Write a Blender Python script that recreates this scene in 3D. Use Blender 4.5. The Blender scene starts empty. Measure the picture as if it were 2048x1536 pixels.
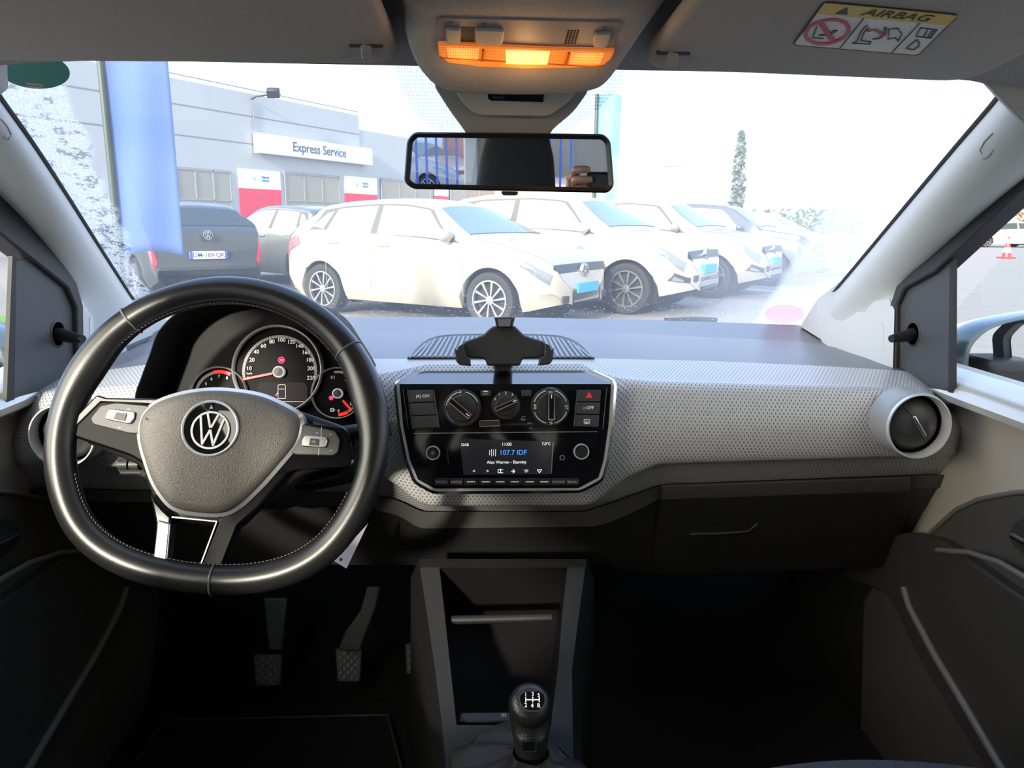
import bpy, math, random
from mathutils import Vector as V, Matrix
random.seed(7)
R = math.radians
sc = bpy.context.scene
COL = sc.collection
FPX = 1500.0
yaw, pit, rol = R(3), R(-12.2), R(.5)
CAM = V((-.042, 0, 1.17))
FW = V((math.sin(yaw)*math.cos(pit), math.cos(yaw)*math.cos(pit), math.sin(pit)))
RT0 = V((math.cos(yaw), -math.sin(yaw), 0)); UP0 = RT0.cross(FW)
RT = RT0*math.cos(rol)+UP0*math.sin(rol); UP = -RT0*math.sin(rol)+UP0*math.cos(rol)
def ray(px, py): return FW+RT*((px-1024)/FPX)-UP*((py-768)/FPX)
def PY(px, py, Y): r = ray(px, py); return CAM+r*((Y-CAM.y)/r.y)
def PX(px, py, X): r = ray(px, py); return CAM+r*((X-CAM.x)/r.x)
def PZ(px, py, Z): r = ray(px, py); return CAM+r*((Z-CAM.z)/r.z)
class F:
    """a real plane in the car: origin, right, up, normal"""
    def __init__(s, o, u, v):
        s.o = V(o); s.u = V(u).normalized(); s.n = s.u.cross(V(v)).normalized(); s.v = s.n.cross(s.u).normalized()
    def uv(s, px, py):
        r = ray(px, py); t = (s.o-CAM).dot(s.n)/r.dot(s.n); p = CAM+r*t-s.o
        return (p.dot(s.u), p.dot(s.v))
    def w(s, a, b, h=0): return s.o+s.u*a+s.v*b+s.n*h
    def p(s, px, py, h=0): a, b = s.uv(px, py); return s.w(a, b, h)
    def k(s, px, py): a = s.uv(px-5, py); b = s.uv(px+5, py); return math.hypot(a[0]-b[0], a[1]-b[1])/10
def tilt(px, py, Y, deg, yw=0):
    o = PY(px, py, Y); c, s_ = math.cos(R(yw)), math.sin(R(yw))
    u = V((c, s_, 0)); v = Matrix.Rotation(R(yw), 3, 'Z') @ V((0, math.sin(R(deg)), math.cos(R(deg))))
    return F(o, u, v)
# ---------------------------------------------------------------- materials
MATS = {}
def M(name, col, rough=.5, metal=0, bump=None, var=None, coat=0, emit=None, es=1, spec=.5, trans=0, alpha=1):
    if name in MATS: return MATS[name]
    m = bpy.data.materials.new(name); m.use_nodes = True; MATS[name] = m
    nt = m.node_tree; b = nt.nodes['Principled BSDF']; L = nt.links
    b.inputs['Base Color'].default_value = (*col, 1); b.inputs['Roughness'].default_value = rough
    b.inputs['Metallic'].default_value = metal; b.inputs['Coat Weight'].default_value = coat
    b.inputs['Specular IOR Level'].default_value = spec; b.inputs['Coat Roughness'].default_value = .03
    if trans: b.inputs['Transmission Weight'].default_value = trans
    if alpha < 1: b.inputs['Alpha'].default_value = alpha
    if emit:
        b.inputs['Emission Color'].default_value = (*emit, 1); b.inputs['Emission Strength'].default_value = es
    tc = nt.nodes.new('ShaderNodeTexCoord')
    if bump:
        n = nt.nodes.new('ShaderNodeTexNoise'); n.inputs['Scale'].default_value = bump[0]; n.inputs['Detail'].default_value = 2
        if len(bump) > 2 and bump[2] == 'v':
            n = nt.nodes.new('ShaderNodeTexVoronoi'); n.inputs['Scale'].default_value = bump[0]
        L.new(tc.outputs['Object'], n.inputs['Vector'])
        bp = nt.nodes.new('ShaderNodeBump'); bp.inputs['Strength'].default_value = bump[1]; bp.inputs['Distance'].default_value = .001
        L.new(n.outputs[0], bp.inputs['Height']); L.new(bp.outputs[0], b.inputs['Normal'])
    if var:
        n = nt.nodes.new('ShaderNodeTexNoise'); n.inputs['Scale'].default_value = var[0]; n.inputs['Detail'].default_value = 4
        L.new(tc.outputs['Object'], n.inputs['Vector'])
        mx = nt.nodes.new('ShaderNodeMix'); mx.data_type = 'RGBA'
        mx.inputs[6].default_value = tuple(c*(1-var[1]) for c in col)+(1,); mx.inputs[7].default_value = tuple(min(1, c*(1+var[1])) for c in col)+(1,)
        L.new(n.outputs[0], mx.inputs[0]); L.new(mx.outputs[2], b.inputs['Base Color'])
    return m
def dots(m, col, dark, pitch, strength=.6, uv=True):
    """staggered dot relief moulded in a panel skin"""
    nt = m.node_tree; L = nt.links; b = nt.nodes['Principled BSDF']; g = nt.nodes.new('ShaderNodeUVMap')
    sp = nt.nodes.new('ShaderNodeSeparateXYZ'); L.new(g.outputs['UV'], sp.inputs[0])
    def mth(op, a, b_=None, v=None):
        n = nt.nodes.new('ShaderNodeMath'); n.operation = op; L.new(a, n.inputs[0])
        if b_ is not None: L.new(b_, n.inputs[1])
        if v is not None: n.inputs[1].default_value = v
        return n.outputs[0]
    s1 = mth('MULTIPLY', sp.outputs[0], v=2*math.pi/pitch); s2 = mth('MULTIPLY', sp.outputs[1], v=2*math.pi/pitch*.62)
    a = mth('ADD', s1, s2); c = mth('SUBTRACT', s1, s2)
    pr = mth('ADD', mth('COSINE', a), mth('COSINE', c))
    r = nt.nodes.new('ShaderNodeMapRange'); L.new(pr, r.inputs[0]); r.inputs[1].default_value = .5; r.inputs[2].default_value = 1.5
    mx = nt.nodes.new('ShaderNodeMix'); mx.data_type = 'RGBA'; L.new(r.outputs[0], mx.inputs[0])
    mx.inputs[6].default_value = (*col, 1); mx.inputs[7].default_value = (*dark, 1); L.new(mx.outputs[2], b.inputs['Base Color'])
    bp = nt.nodes.new('ShaderNodeBump'); bp.invert = True; bp.inputs['Strength'].default_value = strength; bp.inputs['Distance'].default_value = .001
    L.new(r.outputs[0], bp.inputs['Height']); L.new(bp.outputs[0], b.inputs['Normal'])
    return m
podm = M('silver_decor', (.30, .30, .295), .4)
ring_m = M('ring_silver', (.74, .74, .75), .32, .35)
pad_m = M('dash_pad', (.10, .108, .125), .36, bump=(900, .2), spec=.75)
decor_m = dots(M('dotted_silver_decor', (.4, .4, .4), .38, .15), (.52, .515, .51), (.20, .20, .20), .0060)
lower_m = M('lower_dash_plastic', (.014, .014, .014), .5, bump=(800, .3))
strip_m = M('dash_strip_plastic', (.05, .049, .047), .5, bump=(800, .3))
black_m = M('black_plastic', (.012, .012, .012), .45, bump=(700, .2))
sail_m = M('sail_grain_plastic', (.06, .06, .06), .5, bump=(900, .3))
gloss_m = M('piano_black', (.006, .006, .007), .05, spec=.45); spoke_m = M('spoke_gloss', (.005, .005, .006), .09, spec=.14)
chrome_m = M('satin_chrome', (.78, .78, .8), .18, 1)
bright_m = M('bright_chrome', (.9, .9, .92), .12, 1); logo_m = M('logo_silver', (.72, .73, .75), .35, .25)
leather_m = M('black_leather', (.013, .013, .013), .30, bump=(1400, .10), spec=.6)
airbag_m = M('airbag_grain', (.125, .117, .104), .45, bump=(750, .45, 'v'))
button_m = M('button_rubber', (.045, .045, .045), .42, bump=(900, .2))
white_ink = M('white_ink', (.7, .7, .7), .5, emit=(.8, .8, .8), es=.25)
grey_ink = M('grey_ink', (.4, .4, .4), .5)
dark_ink = M('dark_ink', (.02, .02, .02), .6)
red_ink = M('red_ink', (.7, .02, .03), .4, emit=(1, .03, .05), es=.25)
headl_m = M('headliner_fabric', (.42, .40, .37), .9, bump=(1500, .6), var=(220, .12))
visor_m = M('visor_vinyl', (.42, .38, .33), .75, bump=(1300, .5), var=(260, .1))
pillar_m = M('pillar_plastic', (.58, .59, .57), .5, bump=(700, .2))
paint_in = M('interior_body_paint', (.62, .57, .49), .25, .3, coat=.8)
carpet_m = M('black_carpet', (.004, .004, .004), .95, bump=(600, 1))
fabric_m = M('seat_fabric', (.05, .05, .055), .9, bump=(350, 1, 'v'))
tan_m = M('mirror_mount_plastic', (.42, .4, .34), .5)
# ---------------------------------------------------------------- objects
def wl(o):
    p = V((0, 0, 0))
    while o is not None: p += o.location; o = o.parent
    return p
def link(o, parent=None): COL.objects.link(o); o.parent = parent; return o
def thing(name, loc, label, cat, group=None, kind=None):
    o = bpy.data.objects.new(name, None); o.empty_display_size = .05; o.location = loc; link(o)
    return tag(o, label, cat, group, kind)
def tag(o, label, cat=None, group=None, kind=None):
    o['label'] = label
    if cat: o['category'] = cat
    if group: o['group'] = group
    if kind: o['kind'] = kind
    return o
def mk(name, vs, fs, mat, parent=None, sharp=35, bev=0, seg=2, solid=0, sub=0, off=-1):
    vs = [V(v) for v in vs]
    lo = V((min(v.x for v in vs), min(v.y for v in vs), min(v.z for v in vs))); hi = V((max(v.x for v in vs), max(v.y for v in vs), max(v.z for v in vs)))
    o0 = (lo+hi)/2
    me = bpy.data.meshes.new(name); me.from_pydata([v-o0 for v in vs], [], fs); me.update()
    mats = mat if isinstance(mat, list) else [mat]
    for q in mats: me.materials.append(q)
    me.polygons.foreach_set('use_smooth', [True]*len(me.polygons))
    if sharp: me.set_sharp_from_angle(angle=R(sharp))
    o = bpy.data.objects.new(name, me); link(o, parent); o.location = o0-(wl(parent) if parent else V((0, 0, 0)))
    if solid:
        md = o.modifiers.new('t', 'SOLIDIFY'); md.thickness = solid; md.offset = off
    if bev:
        md = o.modifiers.new('b', 'BEVEL'); md.width = bev; md.segments = seg; md.limit_method = 'ANGLE'; md.angle_limit = R(35)
    if sub:
        md = o.modifiers.new('s', 'SUBSURF'); md.levels = sub; md.render_levels = sub
    return o
def grid(rows, close=False, flip=False):
    n, m = len(rows), len(rows[0]); vs = [p for r in rows for p in r]; fs = []
    for i in range(n-1):
        for j in range(m-1+(1 if close else 0)):
            a, b = i*m+j, i*m+(j+1) % m; c, d = (i+1)*m+(j+1) % m, (i+1)*m+j
            fs.append((a, d, c, b) if flip else (a, b, c, d))
    return vs, fs
def join(parts):
    vs, fs = [], []
    for v, f in parts:
        k = len(vs); vs += [V(p) for p in v]; fs += [tuple(k+i for i in q) for q in f]
    return vs, fs
def cr(p0, p1, p2, p3, t):
    return (p1*2+(p2-p0)*t+(p0*2-p1*5+p2*4-p3)*t*t+(p1*3-p0-p2*3+p3)*t*t*t)*.5
def spl(pts, n=6, closed=True):
    P = [V(p) for p in pts]; N = len(P); out = []
    for i in range(N if closed else N-1):
        if closed: q = [P[(i+k-1) % N] for k in range(4)]
        else: q = [P[max(0, i-1)], P[i], P[i+1], P[min(N-1, i+2)]]
        for k in range(n): out.append(cr(*q, k/n))
    if not closed: out.append(P[-1])
    return out
def rpoly(pts, r, n=4):
    """round the corners of a 2D polygon"""
    out = []; N = len(pts)
    for i in range(N):
        a, b, c = V(pts[i-1]), V(pts[i]), V(pts[(i+1) % N]); d1, d2 = (a-b), (c-b); q = min(r, d1.length*.45, d2.length*.45)
        s, e = b+d1.normalized()*q, b+d2.normalized()*q
        for k in range(n+1): t = k/n; out.append(s*(1-t)**2+b*2*t*(1-t)+e*t*t)
    return out
def prism_d(loop0, loop1):
    n = len(loop0); vs = list(loop0)+list(loop1); fs = [tuple(range(n))[::-1], tuple(range(n, 2*n))]
    fs += [(i, (i+1) % n, n+(i+1) % n, n+i) for i in range(n)]
    return vs, fs
def ccw(uv):
    a = sum(uv[i-1][0]*uv[i][1]-uv[i][0]*uv[i-1][1] for i in range(len(uv)))
    return list(uv) if a > 0 else list(uv)[::-1]
def prism(name, fr, pts, h0, h1, mat, parent=None, r=0, bev=0, seg=2, inset=0, sharp=35):
    uv = ccw([fr.uv(*p) for p in pts])
    if r: uv = [tuple(q) for q in rpoly(uv, r)]
    top = uv
    if inset:
        c = V((sum(q[0] for q in uv)/len(uv), sum(q[1] for q in uv)/len(uv)))
        top = [tuple(V(q)+(c-V(q)).normalized()*inset) for q in uv]
    return mk(name, *prism_d([fr.w(a, b, h0) for a, b in uv], [fr.w(a, b, h1) for a, b in top]), mat, parent, bev=bev, seg=seg, sharp=sharp)
def ring_d(fr, outer, inner, h0, h1, h2=None):
    """closed frame between two equal-count uv loops"""
    h2 = h1 if h2 is None else h2; n = len(outer)
    L = [[fr.w(*p, h0) for p in outer], [fr.w(*p, h1) for p in outer], [fr.w(*p, h2) for p in inner], [fr.w(*p, h0) for p in inner]]
    L.append(L[0]); return grid(L, close=True)
def inset_loop(uv, d):
    n = len(uv); out = []
    for i in range(n):
        a, b, c = V(uv[i-1]), V(uv[i]), V(uv[(i+1) % n]); e1, e2 = (b-a).normalized(), (c-b).normalized()
        nn = V((-e1.y-e2.y, e1.x+e2.x)); nn = nn.normalized() if nn.length > 1e-9 else V((-e1.y, e1.x))
        k = max(.4, nn.dot(V((-e1.y, e1.x)))); out.append(tuple(b+nn*(d/k)))
    return out
def circ(n=32, r=1, a0=0): return [(r*math.cos(a0+2*math.pi*i/n), r*math.sin(a0+2*math.pi*i/n)) for i in range(n)]
def lathe_d(fr, c, prof, n=40, ax=1, ay=1):
    """prof: list of (radius, height along the normal)"""
    rows = [[fr.w(c[0]+r*ax*x, c[1]+r*ay*y, h) for x, y in circ(n)] for r, h in prof]
    v, f = grid(rows, close=True)
    return v, f
def lathe(name, fr, c, prof, mat, parent=None, n=40, sharp=35): return mk(name, *lathe_d(fr, c, prof, n), mat, parent, sharp=sharp)
def tube_d(path, rad, n=10, closed=False, flat=1, upv=V((0, 0, 1))):
    P = [V(p) for p in path]; N = len(P); rows = []
    for i, p in enumerate(P):
        t = (P[(i+1) % N]-P[i-1]) if closed else (P[min(N-1, i+1)]-P[max(0, i-1)])
        t.normalize(); a = t.cross(upv)
        if a.length < 1e-4: a = t.cross(V((1, 0, 0)))
        a.normalize(); b = a.cross(t); r = rad[i] if isinstance(rad, (list, tuple)) else rad
        rows.append([p+a*(x*r)+b*(y*r*flat) for x, y in circ(n)])
    if closed: rows.append(rows[0])
    v, f = grid(rows, close=True)
    if not closed: f += [tuple(range(n))[::-1], tuple(range(len(v)-n, len(v)))]
    return v, f
def tube(name, path, rad, mat, parent=None, n=10, closed=False, **k): return mk(name, *tube_d(path, rad, n, closed, **k), mat, parent, sharp=50)
def box_d(c, s, rot=None):
    c = V(c); s = V(s)/2; q = [V((x*s.x, y*s.y, z*s.z)) for x in (-1, 1) for y in (-1, 1) for z in (-1, 1)]
    if rot: q = [rot @ p for p in q]
    return [c+p for p in q], [(0, 1, 3, 2), (4, 6, 7, 5), (0, 4, 5, 1), (2, 3, 7, 6), (0, 2, 6, 4), (1, 5, 7, 3)]
def box(name, c, s, mat, parent=None, bev=0, rot=None): return mk(name, *box_d(c, s, rot), mat, parent, bev=bev, sharp=30)
def bar_d(fr, a, b, w, h0, h1):
    """straight bar on a plane between two px points, w in metres"""
    A, B = V(fr.uv(*a)), V(fr.uv(*b)); t = (B-A).normalized(); s = V((-t.y, t.x))*w/2
    q = ccw([tuple(A-s), tuple(B-s), tuple(B+s), tuple(A+s)]); return prism_d([fr.w(x, y, h0) for x, y in q], [fr.w(x, y, h1) for x, y in q])
def ell(name, c, r, mat, parent=None, n=20, m=12, rot=None):
    rows = []
    for i in range(m+1):
        a = -math.pi/2+math.pi*i/m; rows.append([V((r[0]*math.cos(a)*x, r[1]*math.cos(a)*y, r[2]*math.sin(a))) for x, y in circ(n)])
    v, f = grid(rows, close=True)
    if rot: v = [rot @ p for p in v]
    return mk(name, [p+V(c) for p in v], f, mat, parent, sharp=0)
def textmesh(items, ext=.0002, font=None):
    """items: (string, frame-point, u, v, height). All letters come back as one set of verts and faces."""
    out = []
    for s, p, u, v, h in items:
        cu = bpy.data.curves.new('t', 'FONT'); cu.body = s; cu.size = h/.72; cu.align_x = 'CENTER'; cu.align_y = 'CENTER'; cu.extrude = ext/(h/.72)*(h/.72); cu.resolution_u = 3
        cu.offset = h*.008
        o = bpy.data.objects.new('t', cu); COL.objects.link(o); dg = bpy.context.evaluated_depsgraph_get(); dg.update()
        me = bpy.data.meshes.new_from_object(o.evaluated_get(dg)); n = u.cross(v)
        out.append(([p+u*q.co.x+v*q.co.y+n*q.co.z for q in me.vertices], [tuple(f.vertices) for f in me.polygons]))
        bpy.data.objects.remove(o); bpy.data.meshes.remove(me); bpy.data.curves.remove(cu)
    return join(out)
def lettering(name, fr, items, mat, parent, h=.0006, rot=0, ext=.0002):
    c, s = math.cos(R(rot)), math.sin(R(rot)); u = fr.u*c+fr.v*s; v = -fr.u*s+fr.v*c
    return mk(name, *textmesh([(t, fr.p(px, py, h), u, v, hp*fr.k(px, py)) for t, px, py, hp in items], ext), mat, parent, sharp=0)
def arc_pts(fr, c, r, a0, a1, n=24): return [(c[0]+r*math.cos(R(a0+(a1-a0)*i/n)), c[1]+r*math.sin(R(a0+(a1-a0)*i/n))) for i in range(n+1)]
def arc_d(fr, c, r0, r1, a0, a1, h0, h1, n=24):
    A, B = arc_pts(fr, c, r1, a0, a1, n), arc_pts(fr, c, r0, a0, a1, n)
    rows = [[fr.w(*p, h0) for p in A], [fr.w(*p, h1) for p in A], [fr.w(*p, h1) for p in B], [fr.w(*p, h0) for p in B]]
    return grid(rows, flip=False)
def grid_uv(o, nrow, ncol):
    """UV in metres along a lofted sheet: across = x, up = arc length"""
    me = o.data; me.uv_layers.new(name='UVMap'); uv = me.uv_layers[0].data; co = [v.co.copy() for v in me.vertices]; vv = [0.0]*len(co)
    for j in range(ncol):
        a = 0
        for i in range(nrow):
            k = i*ncol+j
            if i: d = co[k]-co[k-ncol]; a += math.hypot(d.y, d.z)
            vv[k] = a
    for l in me.loops: uv[l.index].uv = (co[l.vertex_index].x, vv[l.vertex_index])
def lerp(a, b, t): return a+(b-a)*t
def itp(tab, x):
    if x <= tab[0][0]: return tab[0][1]
    for (a, b), (c, d) in zip(tab, tab[1:]):
        if x <= c: return b+(d-b)*(x-a)/(c-a) if c > a else d
    return tab[-1][1]
def sm(tab, x, w): return sum(itp(tab, x+w*k) for k in (-1, -.5, 0, .5, 1))/5
# ================================================================ DASHBOARD
Xv = V((1, 0, 0)); Yv = V((0, 1, 0)); Zv = V((0, 0, 1))
dash = thing('dashboard', (0, 1.1, .8), 'dotted silver and black dashboard spanning the cabin below the windscreen', 'dashboard')
def dash_row(tab, Y, endY=.07, xl=None, xr=None, n=150, w=10):
    bumpC = 0.03 if tab is R1 else (.045 if tab is R1b else 0)
    xl = tab[0][0] if xl is None else xl; xr = tab[-1][0] if xr is None else xr; out = []
    for i in range(n+1):
        b = 8+(1938-8)*i/n
        x = xl+(b-8)*(250-xl)/242 if b < 250 else (xr-(1938-b)*(xr-1650)/288 if b > 1650 else b)
        e = max(0, 1-(b-8)/60.) if b < 68 else max(0, 1-(1938-b)/60.) if b > 1878 else 0
        out.append(PY(x, sm(tab, x, w), Y+endY*e*e+bumpC*itp([(760, 0), (850, 1), (1162, 1), (1260, 0)], x)))
    return out
R0 = [(95, 755), (190, 743), (310, 727), (700, 718), (1005, 717), (1200, 717), (1420, 722), (1630, 731), (1800, 741), (1844, 747)]
R1 = [(50, 785), (120, 775), (310, 760), (700, 746), (770, 742), (850, 733), (1162, 733), (1230, 750), (1307, 757), (1758, 768), (1885, 782)]
R1b = [(x, y+(15 if not 780 < x < 1230 else 5)) for x, y in R1]
R2 = [(8, 872), (300, 850), (700, 850), (1005, 855), (1250, 860), (1600, 850), (1938, 850)]
R3 = [(8, 923), (300, 930), (700, 935), (745, 940), (790, 958), (831, 990), (860, 1000), (1180, 1000), (1215, 975), (1250, 950), (1316, 923), (1715, 911), (1934, 905)]
R4 = [(12, 973), (300, 980), (700, 985), (760, 990), (800, 1000), (844, 1022), (1169, 1022), (1235, 1000), (1322, 968), (1922, 946)]
rows = [dash_row(R0, 1.15), dash_row(R1, 1.068), dash_row(R1b, 1.038), dash_row(R2, 1.02, .09), dash_row(R3, 1.022, .09), dash_row([(x, y+7) for x, y in R3], 1.045, .09), dash_row(R4, 1.085)]
def dense(rows, n=5):
    cols = [spl(c, n, False) for c in zip(*rows)]; return [list(r) for r in zip(*cols)]
dr_ = dense(rows); dp_ = mk('decor_panel', *grid(dr_), decor_m, dash, sharp=60); grid_uv(dp_, len(dr_), len(dr_[0]))
S1 = [(31, 998), (300, 1003), (700, 1010), (750, 1017), (800, 1030), (839, 1055), (1191, 1051), (1240, 1035), (1322, 994), (1912, 972)]
S2 = [(60, 1090), (300, 1120), (700, 1130), (840, 1130), (1191, 1130), (1322, 1150), (1600, 1143), (1740, 1122), (1885, 1020)]
def drop(rows, dy, dz): return [p+V((0, dy, dz)) for p in rows]
rS0, rS1, rS2 = dash_row(R4, 1.075), dash_row(S1, 1.08), dash_row(S2, 1.13)
mk('trim_strip', *grid([drop(rS0, -.004, 0), drop(rS1, -.004, 0), drop(rS1, .02, -.004)]), strip_m, dash, sharp=30)
mk('lower_panel', *grid([drop(rS0, .03, 0), rS1, rS2, drop(rS2, .12, -.01), drop(rS2, .30, .05)]), lower_m, dash, sharp=30)
# glovebox lid
gb = mk('glovebox_lid', *grid([[PY(x, y, Y-.009) for x, y in row] for row, Y in (
    ([(1322+(1818-1322)*i/12, 968+(951-968)*i/12) for i in range(13)], 1.075), ([(1322+(1818-1322)*i/12, 994+(977-994)*i/12) for i in range(13)], 1.08),
    ([(1312+(1806-1312)*i/12, 1060+(1040-1060)*i/12) for i in range(13)], 1.105), ([(1305+(1765-1305)*i/12, 1142-14*(i/12)**2) for i in range(13)], 1.135))]), [lower_m, strip_m], dash, solid=.006, bev=.002, sharp=25)
for i, pl in enumerate(gb.data.polygons): pl.material_index = 1 if i < 12 else 0
gf = tilt(1450, 1045, 1.088, -8)
prism('latch_recess', gf, [(1389, 1027), (1500, 1023), (1518, 1040), (1500, 1060), (1378, 1066)], -.002, .0015, black_m, gb, r=.006)
tube('latch_pull', [gf.p(1378, 1066, .003), gf.p(1440, 1064, .004), gf.p(1495, 1060, .004), gf.p(1514, 1045, .003)], .0016, strip_m, gb)
# top pad
def pad_row(tab, Y, n=100):
    return [PY(lerp(tab[0][0], tab[-1][0], i/n), sm(tab, lerp(tab[0][0], tab[-1][0], i/n), 14), Y) for i in range(n+1)]
PA = [(60, 762)]+R0[1:-1]+[(1835, 748)]
PB = [(110, 705), (243, 700), (320, 678), (700, 662), (1005, 661), (1200, 664), (1608, 683), (1780, 715)]
PC = [(150, 655), (332, 643), (700, 634), (1005, 634), (1300, 640), (1600, 650), (1700, 672)]
a, b, c = pad_row(PA, 1.152), pad_row(PB, 1.40), pad_row(PC, 1.575)
mid1 = [p.lerp(q, .5)+V((0, 0, .002)) for p, q in zip(a, b)]
pad = mk('top_pad', *grid([drop(a, .0, -.02), a, mid1, b, drop(b, .006, -.006), c, drop(c, .06, -.05)]), pad_m, dash, sharp=14)
# central top vent grille lying on the pad
g0_, g1_ = PY(1005, 717, 1.152), PY(1005, 661, 1.40); GPl = F(g0_+V((0, 0, .0016)), (1, 0, 0), g1_-g0_)
def gp(x, y, dz=0): return GPl.p(x, y, dz)
arc = [(818, 717), (826, 704), (843, 688), (866, 677), (900, 672), (1000, 670), (1095, 672), (1130, 676), (1158, 688), (1176, 704), (1186, 717)]
gl = spl([gp(*p) for p in arc], 4, False)
mk('vent_well', *prism_d([p+V((0, 0, -.012)) for p in gl], [p+V((0, 0, .0015)) for p in gl]), black_m, dash)
cx0 = 1003
sv = []
for i in range(34):
    t = (i+.5)/34*2-1; x0 = cx0+t*182; topy = itp([(818, 717), (826, 704), (843, 688), (866, 677), (900, 673), (1095, 673), (1130, 677), (1158, 688), (1176, 704), (1186, 717)], cx0+t*165)
    x1 = cx0+t*(150 if abs(t) < .8 else 155)
    p, q = gp(x0, 716, .0026), gp(x1, topy+1, .0026); s = V((.0021, 0, 0))
    sv.append(prism_d([p-s-Zv*.0022, q-s-Zv*.0022, q+s-Zv*.0022, p+s-Zv*.0022], [p-s, q-s, q+s, p+s]))
mk('vent_slats', *join(sv), pad_m, dash, sharp=20)
tube('vent_rim', gl, .0028, pad_m, dash, n=8)
# chrome bezel + black fascia
FR = tilt(1010, 860, 1.0, 13)
octo = [(847, 736), (1162, 735), (1228, 766), (1222, 850), (1212, 920), (1202, 958), (1160, 980), (867, 982), (831, 962), (815, 920), (801, 850), (793, 769)]
FLg = F(FR.p(1010, 768), (1, 0, 0), (0, 1, .085))
def OP(q, h): return FLg.p(q[0], q[1], h) if q[1] < 768 else FR.p(q[0], q[1], h)
opx = [tuple(q) for q in rpoly(octo, 9, 3)][::-1]
def oring(d0, d1, h0, h1, h2):
    A, B = inset_loop(opx, d0), inset_loop(opx, d1); Lp = [[OP(p, h0) for p in A], [OP(p, h1) for p in A], [OP(p, h2) for p in B], [OP(p, h0) for p in B]]; Lp.append(Lp[0]); return grid(Lp, close=True)
mk('decor_lip', *oring(-8, 2, -.035, -.001, .001), podm, dash, sharp=40)
mk('chrome_frame', *oring(0, 6, -.01, .0035, .001), chrome_m, dash, sharp=40)
i1 = [p for p in inset_loop(opx, 5)]
low_ = [p for p in i1 if p[1] >= 768]; top_ = [p for p in i1 if p[1] < 768]; yl = 768
lq = ccw([FR.uv(*p) for p in low_]+[FR.uv(1222, 767.9), FR.uv(799, 767.9)] if False else [FR.uv(*p) for p in [(799, 768), (1222, 768), (1217, 850), (1207, 919), (1197, 955), (1157, 976), (869, 977), (836, 959), (820, 919), (806, 850)]])
mk('gloss_fascia', *prism_d([FR.w(a, b, -.03) for a, b in lq], [FR.w(a, b, .0) for a, b in lq]), gloss_m, dash, sharp=20)
tq = ccw([FLg.uv(*p) for p in [(799, 768), (849, 740), (1160, 739), (1222, 768)]])
mk('gloss_ledge', *prism_d([FLg.w(a, b, -.01) for a, b in tq], [FLg.w(a, b, .0) for a, b in tq]), M('ledge_black', (.01, .01, .011), .12, spec=.32), dash, sharp=20)
# side air vents
def side_vent(cx, cy, rx, Y, nm, lab, line):
    fr = tilt(cx, cy, Y, 3); k = fr.k(cx, cy); r = rx*k
    v = lathe(nm, fr, (0, 0), [(r*1.04, -.04), (r*1.035, -.006), (r*1.03, .003), (r*1.0, .006)], podm, dash, n=56); v['label'] = lab
    lathe('vent_ring', fr, (0, 0), [(r*1.0, .004), (r*.985, .011), (r*.945, .011), (r*.92, .004), (r*.91, -.008)], ring_m, v, n=56)
    lathe('vent_socket', fr, (0, 0), [(r*.93, .003), (r*.91, -.008), (r*.90, -.018), (r*.88, -.028), (0.0001, -.028)], black_m, v, n=48)
    lathe('vent_flap', fr, (0, 0), [(r*.85, -.022), (r*.82, -.010), (r*.66, -.001), (r*.38, .005), (.0001, .007)], button_m, v, n=40)
    A, B = line
    mk('flap_handle', *bar_d(fr, A, B, .0045, .002, .013), bright_m, v, bev=.0015)
    m = V(fr.uv(*A)).lerp(V(fr.uv(*B)), .5); d = (V(fr.uv(*B))-V(fr.uv(*A))).normalized()
    mk('flap_seam', *prism_d([fr.w(*(m+d*t+V((-d.y, d.x))*s), .0) for t, s in ((-r*.68, -.0005), (r*.68, -.0005), (r*.68, .0005), (-r*.68, .0005))],
                             [fr.w(*(m+d*t+V((-d.y, d.x))*s), .0078) for t, s in ((-r*.3, -.0005), (r*.3, -.0005), (r*.3, .0005), (-r*.3, .0005))]), dark_ink, v)
    return v
side_vent(1831, 850, 64, .986, 'air_vent', 'round air vent at the passenger end, chrome ringed', ((1818, 829), (1841, 869)))
side_vent(131, 869, 66, .986, 'air_vent', 'round air vent half hidden behind the steering wheel rim', ((118, 845), (140, 890)))
# headlight dial left of the column
fd = tilt(260, 927, 1.005, 5)
hd = prism('light_switch_pod', fd, [(238, 908), (300, 908), (300, 945), (238, 945)], -.02, .004, black_m, dash, r=.008)
vs = []
for x in (252, 274): vs.append(tube_d([fd.p(x-9, 927, .006), fd.p(x+9, 927, .006)], .0075, 14))
mk('thumb_wheel', *join(vs), button_m, hd); mk('chrome_line', *bar_d(fd, (243, 946), (283, 946), .0025, .002, .006), bright_m, hd)
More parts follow.
